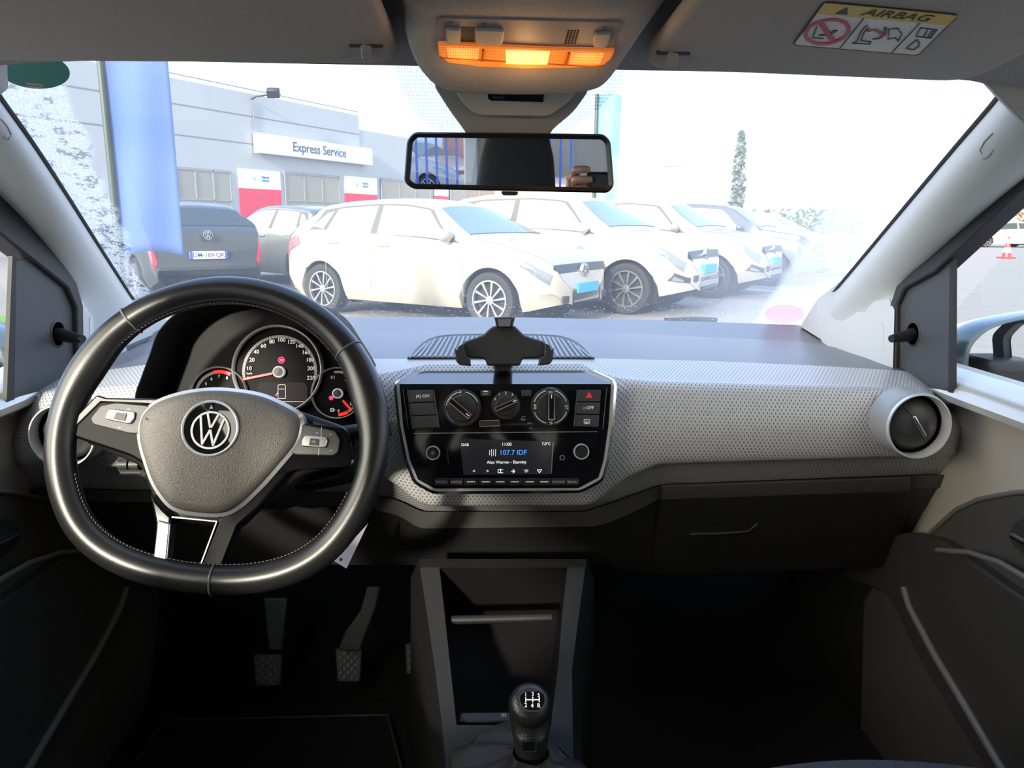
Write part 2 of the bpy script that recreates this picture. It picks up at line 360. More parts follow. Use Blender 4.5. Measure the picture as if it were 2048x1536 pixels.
# ---------------------------------------------------------------- radio
rad = thing('car_radio', FR.p(1012, 920, 0), 'black gloss car radio with colour display and row of keys in dashboard centre', 'radio')
prism('radio_face', FR, [(828, 868), (1197, 865), (1190, 945), (1176, 962), (1155, 973), (880, 975), (850, 964), (838, 948)], .0002, .002, gloss_m, rad, r=.003)
screen_m = M('screen_black', (.02, .02, .022), .12, emit=(.06, .06, .07), es=.12)
scr = prism('display', FR, [(919, 877), (1106, 883), (1101, 948), (927, 949)], .001, .003, screen_m, rad, r=.002)
white_lit = M('lit_white', (.8, .8, .8), .5, emit=(1, 1, 1), es=.75); blue_lit = M('lit_blue', (.1, .3, .8), .5, emit=(.06, .28, .9), es=.9)
for t_i in [('DAB', 930, 889.5, 5.5), ('11:00', 1013, 888.5, 6.5), ('7.0°C', 1092, 887.5, 5.5), ('Alex Warren - Eternity', 1013, 924, 6), ('<', 948, 942, 7), ('>', 975, 942, 7), ('TP', 1052, 942, 5.5)]: lettering('display_text', FR, [t_i], white_lit, scr, .0032)
lettering('station_text', FR, [('107.7 IDF', 1026, 905, 10)], blue_lit, scr, .0032)
ic = []
for i, (x, h) in enumerate([(979, 5), (983, 7), (987, 6), (991, 7)]): ic.append(bar_d(FR, (x, 905-h), (x, 905+h), .0007, .003, .0034))
for a_, b_ in (((996, 939), (1006, 939)), ((996, 945), (1006, 945)), ((996, 939), (996, 945)), ((1001, 937), (1001, 945)), ((1022, 942), (1030, 942)), ((1026, 938), (1026, 946)), ((1028, 939), (1028, 945)),
    ((1074, 939), (1083, 939)), ((1074, 939), (1078.5, 945)), ((1083, 939), (1078.5, 945))): ic.append(bar_d(FR, a_, b_, .0008, .003, .0034))
mk('icon_marking', *join(ic), white_lit, scr)
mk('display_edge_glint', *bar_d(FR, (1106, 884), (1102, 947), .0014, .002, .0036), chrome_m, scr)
for x, y, r in ((866.8, 904.6, 14.5), (1160.5, 902, 16)):
    k = FR.k(x, y); c = FR.uv(x, y); kn = lathe('rotary_knob', FR, c, [(r*k, .001), (r*k*.98, .011), (r*k*.86, .013), (r*k*.8, .0125), (r*k*.76, .0115), (.0001, .0115)], black_m, rad, n=40)
    lathe('knob_ring', FR, c, [(r*k*.98, .011), (r*k*.93, .0135), (r*k*.84, .0135), (r*k*.8, .012)], ring_m, kn, n=40)
    if x < 900: lathe('power_icon', FR, c, [(.0022, .0118), (.002, .0122), (.0014, .0122), (.0012, .0118)], grey_ink, kn, n=20)
k = FR.k(1124, 915); lathe('audio_jack', FR, FR.uv(1124, 915), [(6*k, .001), (5.5*k, .0035), (3.6*k, .0035), (3.4*k, -.004), (.0001, -.004)], chrome_m, rad, n=24)
mk('card_slot', *bar_d(FR, (894, 895), (897, 930), .0012, .0015, .0024), button_m, rad)
xs = [868, 899, 927, 957, 986, 1015, 1044, 1074, 1102, 1131, 1158]
for i in range(10):
    x0, x1 = xs[i]+.8, xs[i+1]-.8; b_ = prism('radio_key', FR, [(x0, 956.5), (x1, 956), (x1, 970), (x0, 970.5)], .001, .0038, M('radio_key_plastic', (.02, .02, .021), .3), rad, bev=.0006)
    t = {0: 'RADIO', 1: 'MEDIA', 8: 'PHONE', 9: 'MENU'}.get(i)
    if t: lettering('key_text', FR, [(t, (x0+x1)/2, 963.5, 5.2)], grey_ink, b_, .004)
    else: mk('key_mark', *bar_d(FR, ((x0+x1)/2-8, 963), ((x0+x1)/2+8, 963), .0011, .003, .0041), white_ink, b_)
# ---------------------------------------------------------------- climate panel
cl = thing('climate_control_panel', FR.p(1012, 815, 0), 'black climate panel with three rotary knobs above the radio', 'climate control panel')
prism('panel_face', FR, [(808, 772), (1214, 770), (1206, 860), (1197, 864), (826, 866), (818, 860)], .0002, .002, gloss_m, cl, r=.002)
mk('chrome_line', *bar_d(FR, (827, 866.5), (1194, 863), .0011, .001, .0038), chrome_m, cl)
for a_, b_ in (((806, 777), (817, 858)), ((1213, 775), (1205, 858))): mk('side_line', *bar_d(FR, a_, b_, .0009, .001, .0032), chrome_m, cl)
def quad3(A, B, C_, D, i):
    f = lambda p, q, t: (lerp(p[0], q[0], t), lerp(p[1], q[1], t))
    t0, t1 = i/3+.012, (i+1)/3-.012; return [f(A, D, t0), f(B, C_, t0), f(B, C_, t1), f(A, D, t1)]
btxt = {(0, 0): ('(A) OFF', 846, 792.5, 6), (1, 1): ('.:::.OFF', 1175, 815.5, 6)}
for side, q in ((0, ((817, 780), (866, 779), (877, 855), (828, 858))), (1, ((1155, 779), (1201, 779), (1196, 855), (1148, 853)))):
    for i in range(3):
        b_ = prism('push_button', FR, quad3(*q, i), .001, .0055, button_m, cl, bev=.0008)
        if (side, i) in btxt: lettering('button_text', FR, [btxt[side, i]], white_ink, b_, .0058)
        if (side, i) == (1, 0):
            tri = [(1177, 783.5), (1184, 795.5), (1170, 795.5)]; u_ = ccw([FR.uv(*p) for p in tri])
            mk('hazard_triangle', *prism_d([FR.w(*p, .005) for p in u_], [FR.w(*p, .006) for p in u_]), red_ink, b_); b_['label'] = 'button with a red hazard triangle'
        if (side, i) == (1, 2): mk('rear_heat_icon', *join([bar_d(FR, a, c, .0007, .005, .006) for a, c in (((1167, 839), (1178, 839)), ((1178, 839), (1178, 846)), ((1178, 846), (1167, 846)), ((1167, 846), (1167, 839)), ((1170, 842), (1170, 848)), ((1172.5, 842), (1172.5, 848)), ((1175, 842), (1175, 848)))]), white_ink, b_)
    A, B, C_, D = q
    mk('button_trim', *bar_d(FR, (A[0]-1.5, A[1]), (D[0]-1.5, D[1]), .0008, .001, .006), chrome_m, cl)
    if side == 0: mk('button_trim', *bar_d(FR, (B[0]+1.5, B[1]), (C_[0]+1.5, C_[1]), .0008, .001, .006), chrome_m, cl)
knob_m = M('knob_plastic', (.045, .045, .043), .25)
def rknob(x, y, r, p, q, ring, hw):
    k = FR.k(x, y); c = FR.uv(x, y); r *= k
    kn = lathe('rotary_knob', FR, c, [(r, .001), (r*.99, .006), (r*.94, .008), (r*.72, .0085), (r*.7, .012), (r*.66, .0135), (.0001, .0135)], knob_m, cl, n=48)
    A, B = V(FR.uv(*p)), V(FR.uv(*q)); t = (B-A).normalized(); s = V((-t.y, t.x))*hw/2
    loop = ccw([tuple(z) for z in rpoly([A-s, B-s, B+s, A+s], .0025)])
    top = inset_loop(loop, .0012)
    mk('knob_grip', *prism_d([FR.w(*z, .01) for z in loop], [FR.w(*z, .024) for z in top]), gloss_m, kn, sharp=40)
    mk('grip_edge', *ring_d(FR, inset_loop(top, -.0006), inset_loop(top, .0008), .0225, .0246), bright_m, kn, sharp=40)
    m = B if ring != 'up' else A; d = (A+B)/2-m
    mk('pointer', *prism_d([FR.w(*(m+d*.12+V((-t.y, t.x))*w_*.0006+t*0), .0235) for w_ in (-1, 1)]+[FR.w(*(m+d*.4+V((-t.y, t.x))*w_*.0006), .0235) for w_ in (1, -1)],
        [FR.w(*(m+d*.12+V((-t.y, t.x))*w_*.0006), .0250) for w_ in (-1, 1)]+[FR.w(*(m+d*.4+V((-t.y, t.x))*w_*.0006), .0250) for w_ in (1, -1)]), white_ink, kn)
    if ring:
        for a0, a1 in ([(20, 80), (-60, 10), (100, 170), (190, 240)] if ring == 'temp' else [(18, 75), (-75, -18), (105, 162), (198, 255)]):
            mk('scale_arc', *arc_d(FR, c, r*.835, r*.865, a0, a1, .0075, .0087, 14), M('blue_ink', (.1, .3, .6), .5) if (ring == 'temp' and a0 == 190) else (M('dull_red_ink', (.45, .06, .05), .5) if ring == 'temp' and a0 == -60 else white_ink), kn)
    return kn
rknob(925, 816, 38, (899, 798), (941, 833), 'temp', .0095)
kf = rknob(1011.5, 811, 29, (988, 819), (1033, 799), None, .0075)
rknob(1099.5, 813.5, 39, (1099.5, 786), (1099.5, 840), 'up', .0105)
lettering('scale_text', FR, [('0', 990, 798, 5), ('1', 998, 789, 5), ('2', 1011, 786, 5), ('3', 1024, 789, 5)], white_ink, kf, .0088)
ki = [bar_d(FR, a, c, .0008, .008, .0088) for a, c in (((1095, 784), (1104, 784)), ((1096, 788), (1103, 788)), ((1066, 810), (1072, 810)), ((1066, 816), (1072, 816)), ((1069, 808), (1069, 818)), ((1128, 812), (1134, 812)), ((1130, 816), (1135, 816)), ((1097, 844), (1103, 844)), ((1099, 848), (1104, 846)), ((920, 784), (923, 784)), ((921, 782), (921, 787)))]
mk('icon_marking', *join(ki), white_ink, cl)
b_ = prism('ac_button', FR, [(961, 781), (981, 780.5), (981, 792), (962, 792.5)], .001, .0055, button_m, cl, bev=.0006)
lettering('button_text', FR, [('A/C', 971, 788.5, 4.2)], grey_ink, b_, .0057); mk('amber_lamp', *bar_d(FR, (966.5, 782.8), (975.5, 782.6), .0009, .005, .0059), M('amber_lit', (1, .5, .05), .5, emit=(1, .45, .02), es=1.2), b_)
prism('blank_button', FR, [(1042, 780.5), (1062, 780), (1062, 792), (1043, 792.5)], .001, .0055, button_m, cl, bev=.0006)
mk('slider_slot', *bar_d(FR, (1002, 849), (1068, 848), .0028, .001, .0024), dark_ink, cl)
sk = prism('recirculation_slider', FR, [(958, 841), (999, 839.5), (1001, 851), (958, 853)], .001, .011, knob_m, cl, r=.002, bev=.001)
mk('slider_edge', *join([bar_d(FR, (959, 841), (998, 839.7), .0012, .010, .0118), bar_d(FR, (959, 852.5), (1000, 850.8), .0008, .010, .0118)]), bright_m, sk)
mk('recirculation_icon', *join([arc_d(FR, FR.uv(1047, 836.5), .0022, .0029, 20, 330, .002, .0026, 14), bar_d(FR, (1041, 839), (1051, 839), .0007, .002, .0026), bar_d(FR, (1055, 846), (1063, 846), .0010, .002, .0026), bar_d(FR, (1059, 856), (1064, 856), .0010, .002, .0026)]), grey_ink, cl)
# ---------------------------------------------------------------- phone holder
FP = tilt(1007, 690, 1.045, 14)
holder_m = M('holder_plastic', (.028, .028, .028), .42, bump=(900, .2))
ph = thing('phone_holder', FP.p(1007, 731, -.02), 'empty black phone holder standing on the dashboard above the radio', 'phone holder')
prism('cradle_plate', FP, [(987, 652), (1029, 651), (1036, 658), (1049, 671), (1089, 683), (1094, 690), (1093, 708), (1083, 715), (1045, 718), (1040, 731), (975, 731), (970, 718), (927, 714), (925, 708), (926, 684), (966, 670), (978, 658)], -.012, .002, holder_m, ph, r=.003, bev=.0025)
tc_ = prism('top_jaw', FP, [(989, 636), (1028, 636), (1024, 656), (993, 656)], -.004, .012, holder_m, ph, bev=.0015)
prism('jaw_pad', FP, [(994, 640), (1022, 640), (1019, 655), (997, 655)], .0121, .0135, M('grey_rubber', (.12, .12, .12), .6), tc_)
for a_, b_ in (((989, 637), (993, 655)), ((1028, 637), (1024, 655))): mk('jaw_edge', *bar_d(FP, a_, b_, .0012, .011, .0132), chrome_m, tc_)
for pl in ([(909, 697), (914, 702), (918, 694), (928, 688), (930, 711), (941, 720), (942, 732), (920, 730), (913, 724)], [(1106, 696), (1101, 702), (1097, 692), (1088, 688), (1088, 711), (1078, 720), (1076, 731), (1098, 729), (1103, 722)]):
    prism('side_jaw', FP, pl, -.006, .016, holder_m, ph, bev=.0018)
tube('stand_arm', [FP.p(1007, 722, -.01), FP.p(1007, 728, -.03), PZ(1007, 712, .972)], .014, holder_m, ph, n=16)
# ================================================================ INSTRUMENT CLUSTER
FG = tilt(556, 740, 1.01, 14)
ic_ = thing('instrument_cluster', FG.w(0, -.08, 0), 'hooded instrument cluster with speedometer behind the steering wheel', 'instrument cluster')
hood = [(288, 800), (300, 760), (310, 732), (319, 708), (336, 664), (376, 624), (430, 600), (520, 590), (600, 598), (655, 624), (688, 668), (727, 735), (744, 800), (738, 880), (700, 960), (480, 985), (320, 950), (290, 880)]
hu = [FG.uv(*p) for p in hood]; hc = (FG.uv(535, 770)); hs = [tuple(q) for q in spl([V(p) for p in hu], 4)]
def sc_loop(L, c, k, dy=0): return [(c[0]+(x-c[0])*k, c[1]+(y-c[1])*k+dy) for x, y in L]
Lr = [[FG.w(*p, -.10) for p in sc_loop(hs, hc, 1.06)], [FG.w(*p, .0) for p in sc_loop(hs, hc, 1.02)], [FG.w(*p, .045) for p in sc_loop(hs, hc, .955)], [FG.w(*p, .05) for p in sc_loop(hs, hc, .935)], [FG.w(*p, .045) for p in sc_loop(hs, hc, .915)], [FG.w(*p, -.012) for p in sc_loop(hs, hc, .90, -.004)]]
hood_m = M('hood_soft_black', (.008, .008, .008), .6, spec=.2, bump=(900, .3))
mk('hood', *grid(Lr, close=True), hood_m, ic_, sharp=50)
hk = sc_loop(hs, hc, .93, -.002); mk('cluster_face', *prism_d([FG.w(*p, -.03) for p in hk], [FG.w(*p, -.012) for p in hk]), M('cluster_satin', (.004, .004, .004), .5, spec=.15), ic_)
def gauge(nm, cx, cy, rpx, lab):
    c = FG.uv(cx, cy); r = rpx*FG.k(cx, cy)
    g = lathe(nm, FG, c, [(r*.99, -.011), (r*.97, -.002), (.0001, -.002)], M('gauge_black', (.003, .003, .003), .5, spec=.1), ic_, n=64); g['label'] = lab
    lathe('gauge_ring', FG, c, [(r*1.0, -.011), (r*1.0, .005), (r*.985, .007), (r*.96, .005), (r*.95, -.002)], ring_m, g, n=64); return g, c, r
def hub(g, x, y, rp):
    c = FG.uv(x, y); r = rp*FG.k(x, y)
    lathe('needle_hub', FG, c, [(r*1.02, -.002), (r, .006), (r*.82, .007), (r*.78, .006)], white_ink, g, n=32); lathe('hub_cap', FG, c, [(r*.8, .002), (r*.78, .006), (.0001, .0065)], button_m, g, n=24)
needle_m = M('needle_red', (.9, .03, .02), .4, emit=(1, .04, .02), es=.5); tick_m = M('tick_grey', (.35, .3, .29), .5, emit=(.5, .42, .4), es=.06)
g, c, r = gauge('speedometer', 555.5, 738.5, 90, 'large central dial marked to 220')
c2 = FG.uv(559, 744); r2 = 75*FG.k(559, 744)
mk('scale_band', *arc_d(FG, c2, r2*.93, r2, -10, 190, -.002, -.001, 60), tick_m, g)
tk = []
for i in range(45):
    a_ = R(190-200*i/44); l = .9 if i % 2 else .86; tk.append(prism_d([FG.w(c2[0]+r2*q*math.cos(a_)+s*math.sin(a_)*.0003, c2[1]+r2*q*math.sin(a_)-s*math.cos(a_)*.0003, -.0015) for q, s in ((l, -1), (l, 1), (1.0, 1), (1.0, -1))], [FG.w(c2[0]+r2*q*math.cos(a_)+s*math.sin(a_)*.0003, c2[1]+r2*q*math.sin(a_)-s*math.cos(a_)*.0003, -.0007) for q, s in ((l, -1), (l, 1), (1.0, 1), (1.0, -1))]))
mk('scale_ticks', *join(tk), M('tick_dark', (.08, .07, .07), .5), g)
lettering('dial_numbers', FG, [('0', 496, 757, 7), ('10', 498, 737, 8), ('20', 504, 720, 8), ('40', 513, 704, 8), ('60', 527, 692, 8), ('80', 544, 683.5, 8), ('100', 563, 680, 8), ('120', 582.5, 684, 8), ('140', 599, 692.5, 8), ('160', 612, 705, 8), ('180', 620, 720, 8), ('200', 623, 737, 8), ('220', 622, 756, 8), ('km/h', 499, 747, 4)], white_ink, g, 0)
mk('speed_needle', *bar_d(FG, (487, 759), (545, 747), .0028, -.001, .003), needle_m, g); hub(g, 559, 744, 11.5)
ds = prism('trip_display', FG, [(515, 772), (520, 765), (608, 765), (614, 772), (614, 803), (585, 815), (535, 815), (515, 803)], -.002, -.0008, M('trip_lcd', (.018, .015, .015), .6, spec=.1, emit=(.35, .3, .3), es=.05), g)
lcd_i = M('lcd_icon', (.4, .36, .36), .5, emit=(.6, .5, .5), es=.2)
mk('door_open_icon', *join([bar_d(FG, a, b, .0009, -.0008, 0) for a, b in (((556, 772), (556, 797)), ((571, 772), (571, 797)), ((556, 797), (571, 797)), ((558, 769), (569, 769)), ((556, 772), (558, 769)), ((571, 772), (569, 769)), ((558, 778), (569, 778)), ((556, 784), (551, 792)))]+[bar_d(FG, (545, 803), (608, 803), .0008, -.0008, 0)]), lcd_i, ds)
warn_m = M('warning_red', (1, .02, .15), .5, emit=(1, .02, .12), es=2.2)
lathe('brake_lamp', FG, FG.uv(562, 720), [(.0045, -.002), (.0043, -.001), (.0035, -.001), (.0033, -.002)], warn_m, g, n=24); mk('brake_mark', *bar_d(FG, (559, 720), (566, 720), .0035, -.002, -.001), warn_m, g)
g, c, r = gauge('rev_counter', 438, 790, 58, 'small dial with red arc, half behind the wheel hub')
mk('scale_band', *arc_d(FG, c, r*.76, r*.86, 90, 200, -.002, -.001, 30), tick_m, g); mk('red_band', *arc_d(FG, c, r*.76, r*.88, 62, 104, -.0015, -.0005, 16), needle_m, g)
lettering('dial_numbers', FG, [('4', 402, 781, 6), ('5', 412, 768, 6), ('6', 423, 758, 6), ('7', 438, 753, 6), ('8', 454, 756, 6)], white_ink, g, 0); hub(g, 438, 788, 9)
g, c, r = gauge('fuel_gauge', 675, 786, 52, 'small fuel dial with needle near quarter')
mk('scale_band', *arc_d(FG, c, r*.78, r*.87, -60, 100, -.002, -.001, 30), tick_m, g); mk('red_band', *arc_d(FG, c, r*.78, r*.9, -88, -62, -.0015, -.0005, 10), needle_m, g)
lettering('dial_numbers', FG, [('1/1', 665.5, 755, 6), ('3/4', 695, 759, 6), ('1/2', 710, 781, 6), ('1/4', 704, 808, 6), ('0', 677, 822, 6)], white_ink, g, 0); hub(g, 676, 787, 10)
mk('fuel_needle', *bar_d(FG, (686, 801), (703, 820), .0026, -.001, .003), needle_m, g); ell('warning_lamp', FG.p(662, 796, -.001), (.003, .001, .003), warn_m, g)
mk('pump_icon', *join([bar_d(FG, a, b, .0008, -.0015, -.0008) for a, b in (((661, 817), (661, 823)), ((667, 817), (667, 823)), ((661, 817), (667, 817)), ((661, 823), (667, 823)), ((661, 820), (670, 820)))]), white_ink, g)
# ================================================================ STEERING WHEEL
t_ = R(22); SW = F((-.3228, .8135, .9325), (1, 0, 0), (0, math.sin(t_), math.cos(t_)))
sw = thing('steering_wheel', SW.o, 'black leather steering wheel with flat bottom turned slightly clockwise', 'steering wheel')
def rimpt(a, R_=.1705, fl=.09, k=.25):
    x, y = R_*math.cos(a), R_*math.sin(a); y = -fl-(-fl-y)*(1-k*(-fl-y)/.0805) if y < -fl else y
    c, s_ = math.cos(R(-7)), math.sin(R(-7)); return (x*c-y*s_, x*s_+y*c)
N_ = 144; rows = []
for i in range(N_+1):
    a = 2*math.pi*i/N_; p, q = V(rimpt(a-.02)), V(rimpt(a+.02)); m = V(rimpt(a)); t = (q-p).normalized(); nn = V((t.y, -t.x))
    g_ = sum(math.exp(-((a-R(x0))/R(w_))**2) for x0, w_ in ((22, 14), (158, 14))); rr = .0160+.0012*g_
    rows.append([SW.w(*(m+nn*(rr*math.cos(b)*(1+(.25*g_ if math.cos(b) < 0 else 0)))), rr*1.0*math.sin(b)) for b in [2*math.pi*j/20 for j in range(20)]])
mk('rim', *grid(rows, close=True), leather_m, sw, sharp=0)
# seams round the rim and the stitching along its inner side
def ring_at(deg, w):
    a0 = R(deg); out = []
    for da in (-w, 0, w):
        a = a0+da; p, q = V(rimpt(a-.02)), V(rimpt(a+.02)); m = V(rimpt(a)); t = (q-p).normalized(); nn = V((t.y, -t.x)); e = .0003 if da else .0009
        out.append([SW.w(*(m+nn*((.0168+e)*math.cos(b))), (.0168+e)*math.sin(b)) for b in [2*math.pi*j/20 for j in range(20)]])
    return grid(out, close=True)
mk('leather_seam', *join([ring_at(d, .006) for d in (43, 135, 277)]), M('seam_leather', (.10, .10, .10), .35), sw, sharp=0)
st = []
for i in range(220):
    a = 2*math.pi*i/220
    if 150 < math.degrees(a) < 200 or math.degrees(a) > 345 or math.degrees(a) < 12: continue
    p, q = V(rimpt(a-.009)), V(rimpt(a+.009)); t = (q-p).normalized(); nn = V((t.y, -t.x)); s0 = nn*-.0162
    st.append(tube_d([SW.w(*(p+s0), .0042), SW.w(*(V(rimpt(a))+s0*1.015), .0056), SW.w(*(q+s0), .0066)], .00042, 5))
mk('stitching', *join(st), M('grey_thread', (.16, .155, .15), .8), sw, sharp=0)
# airbag cover
cov = [(443, 782), (380, 787), (325, 803), (296, 824), (284, 850), (285, 885), (296, 925), (312, 968), (338, 1005), (362, 1019), (400, 1026), (445, 1027), (478, 1013), (520, 975), (560, 930), (592, 890), (603, 858), (600, 833), (575, 815), (520, 792)]
cu_ = [tuple(q) for q in spl([V(SW.uv(*p)) for p in ccw(cov)], 5)]; cc = (sum(p[0] for p in cu_)/len(cu_), sum(p[1] for p in cu_)/len(cu_))
if sum(cu_[i-1][0]*cu_[i][1]-cu_[i][0]*cu_[i-1][1] for i in range(len(cu_))) < 0: cu_ = cu_[::-1]
levels = [(1.0, -.022), (1.0, .004), (.985, .008), (.95, .0115), (.86, .0135), (.7, .0150), (.45, .0163), (.2, .0167), (.001, .0168)]
cv = mk('airbag_cover', *grid([[SW.w(*p, h) for p in sc_loop(cu_, cc, k)] for k, h in levels], close=True), airbag_m, sw, sharp=0)
lettering('airbag_text', SW, [('AIRBAG', 407, 944, 13)], M('moulded_text', (.03, .03, .028), .5), cv, .0156, rot=-6, ext=.0004)
mk('cover_marks', *join([arc_d(SW, SW.uv(306, 841), .0012, .0017, 200, 340, .0132, .0142, 8), bar_d(SW, (302, 838), (303, 843), .0006, .0132, .0142), bar_d(SW, (568, 868), (563, 872), .0006, .0136, .0146)]), M('moulded_text', (.03,)*3), cv)
ol = inset_loop(cu_, -.0035)
mk('chrome_trim', *ring_d(SW, ol, inset_loop(cu_, .0006), -.012, .0035, .006), M('trim_silver', (.8, .81, .83), .22, .6), sw, sharp=50)
# badge
ec = SW.uv(431, 860); k_ = SW.k(431, 860); er = 57*k_
bd = lathe('badge', SW, ec, [(er*.97, .012), (er*.95, .0178), (er*.9, .0172), (.0001, .0178)], gloss_m, sw, n=64)
lathe('badge_ring', SW, ec, [(er*1.0, .0125), (er*.99, .0178), (er*.955, .0186), (er*.91, .0178), (er*.9, .0168)], ring_m, bd, n=64)
def emblem(fr, c, r, h0, h1, rot=0, wd=.105):
    """ring with a V above a W"""
    cs, sn = math.cos(R(rot)), math.sin(R(rot))
    def T(x, y): return (c[0]+r*(x*cs-y*sn), c[1]+r*(x*sn+y*cs))
    def st(a, b, w=wd):
        A, B = V(a), V(b); t = (B-A).normalized(); s = V((-t.y, t.x))*w/2; q = ccw([T(*(A-s)), T(*(B-s)), T(*(B+s)), T(*(A+s))])
        return prism_d([fr.w(x, y, h0) for x, y in q], [fr.w(x, y, h1) for x, y in q])
    n = 40; Lp = [[fr.w(*T(k*x, k*y), h) for x, y in circ(n)] for k, h in ((1.0, h0), (1.0, h1), (.9, h1), (.9, h0))]
    return join([grid(Lp, close=True), st((-.30, .90), (-.02, .13)), st((.30, .90), (.02, .13)), st((-.62, .70), (-.28, -.78)), st((.62, .70), (.28, -.78)), st((-.30, -.80), (0, .02)), st((.30, -.80), (0, .02))])
mk('emblem', *emblem(SW, SW.uv(432, 864), 38*k_, .0172, .0192, -7), logo_m, bd, sharp=20)
tp_ = SW.uv(434, 822); mk('badge_mark', *prism_d([SW.w(tp_[0]+x, tp_[1]+y, .017) for x, y in ((-.0022, 0), (.0022, 0), (0, .0045))], [SW.w(tp_[0]+x, tp_[1]+y, .0184) for x, y in ((-.0022, 0), (.0022, 0), (0, .0045))]), chrome_m, bd)
# spokes
prism('hub_shell', SW, [(215, 800), (300, 800), (440, 775), (600, 820), (690, 852), (702, 925), (600, 945), (520, 1010), (470, 1060), (310, 1040), (270, 930), (150, 880), (165, 830)], -.03, -.012, black_m, sw, r=.01, bev=.006)
ls = prism('left_spoke', SW, [(199, 801), (240, 803), (310, 811), (330, 830), (330, 935), (290, 930), (262, 913), (140, 872), (146, 852)], -.014, .002, spoke_m, sw, r=.006, bev=.003, seg=3)
prism('spoke_leather', SW, [(196, 790), (215, 796), (345, 799), (345, 812), (205, 806), (150, 860), (138, 850)], -.014, .0035, leather_m, sw, bev=.002)
rs = prism('right_spoke', SW, [(560, 830), (602, 846), (690, 856), (700, 885), (706, 920), (695, 934), (590, 940), (540, 960)], -.014, .002, spoke_m, sw, r=.005, bev=.003, seg=3)
def spoke_ctl(par, pad, chrome, pad2, okp, marks):
    p_ = prism('button_pad', SW, pad, .0015, .0048, button_m, par, r=.003, bev=.0012)
    prism('chrome_key', SW, chrome, .0045, .0085, chrome_m, p_, r=.002, bev=.001); prism('centre_key', SW, pad2, .008, .0095, black_m, p_, bev=.0006)
    if okp: lettering('key_text', SW, [('OK', *okp, 4)], grey_ink, p_, .0096, rot=-6)
    mk('key_marks', *join([bar_d(SW, a, b, .0008, .0045, .0053) for a, b in marks]), grey_ink, p_)
spoke_ctl(ls, [(205, 812), (235, 806), (300, 812), (318, 825), (315, 870), (262, 868), (190, 850), (184, 838)], [(226, 819), (276, 826), (274, 840), (266, 850), (217, 840), (219, 829)], [(240, 826), (262, 829), (258, 845), (234, 840)], None, [((258, 819), (266, 820)), ((240, 855), (247, 857)), ((228, 829), (233, 830))])
spoke_ctl(rs, [(585, 848), (610, 850), (672, 863), (682, 880), (678, 906), (668, 912), (590, 910), (578, 900)], [(612, 872), (656, 876), (658, 884), (654, 897), (606, 894), (607, 882)], [(624, 878), (642, 880), (641, 893), (621, 892)], (631, 885), [((634, 866), (638, 868)), ((661, 869), (665, 871)), ((661, 902), (665, 902)), ((645, 855), (644, 875)), ((640, 897), (639, 911))])
sp1 = [(305, 1000), (470, 1030), (482, 1045), (460, 1098), (440, 1140), (425, 1152), (370, 1152), (322, 1143), (306, 1125), (312, 1060)]
hole = [(345, 1033), (436, 1043), (403, 1130), (336, 1122)]
# lower spoke as a ring of four bars round an open middle
def bar4(nm, quad, mat, h=.002, bev=.003): return prism(nm, SW, quad, -.014, h, mat, sw, bev=bev, seg=3)
ln = bar4('lower_spoke', [(300, 985), (330, 1020), (345, 1033), (336, 1122), (341, 1131), (370, 1140), (370, 1152), (322, 1144), (306, 1126), (312, 1050)], spoke_m)
bar4('lower_spoke', [(436, 1043), (440, 1030), (560, 935), (590, 930), (520, 1015), (478, 1052), (445, 1136), (424, 1153), (365, 1152), (365, 1137), (400, 1133)], spoke_m)
bar4('lower_spoke_insert', [(318, 1040), (344, 1046), (336, 1128), (360, 1148), (322, 1143), (308, 1125)], chrome_m, .0045, .002)
mk('lower_spoke_edge', *join([bar_d(SW, (435, 1044), (403, 1130), .0013, .001, .0034), bar_d(SW, (346, 1034), (436, 1043), .0013, .001, .003)]), chrome_m, sw)
# column shroud and stalks
cs = thing('steering_column', (-.325, .95, .86), 'black plastic steering column shroud with stalks, hidden behind the wheel hub', 'steering column')
cl_rows = []
for t, rw, rh in ((-.03, .05, .05), (-.10, .062, .058), (-.22, .075, .07)):
    o = SW.o+SW.n*t+V((0, 0, -.01)); cl_rows.append([o+SW.u*(rw*x)+SW.v*(rh*y) for x, y in circ(28)])
mk('column_shroud', *grid(cl_rows, close=True), lower_m, cs, sharp=50)
F2 = F(SW.w(0, 0, -.05), SW.u, SW.v)
tube('wiper_stalk', [F2.p(560, 880), F2.p(700, 865), F2.p(760, 857), F2.p(783, 855)], [.009, .009, .010, .0105], black_m, cs, n=14)
tube('indicator_stalk', [F2.p(330, 850), F2.p(240, 870)], .008, black_m, cs, n=14)
# white tag
FT = tilt(690, 1095, .98, 30)
tg = prism('paper_tag', FT, [(736, 1047), (668, 1122), (693, 1137)], 0, .0006, M('tag_paper', (.62, .6, .72), .7), None)
tag(tg, 'pointed white paper tag with a punched hole, dangling behind the wheel rim', 'tag')
hc_ = FT.uv(682, 1119); mk('punched_hole', *lathe_d(FT, hc_, [(.0022, .0006), (.002, .0009), (.0001, .0009)], 16), dark_ink, tg)
# ================================================================ CENTRE CONSOLE, LEVER, PEDALS, FLOOR
co = thing('centre_console', (0, .8, .25), 'black centre console with open tray running down from the dashboard', 'centre console')
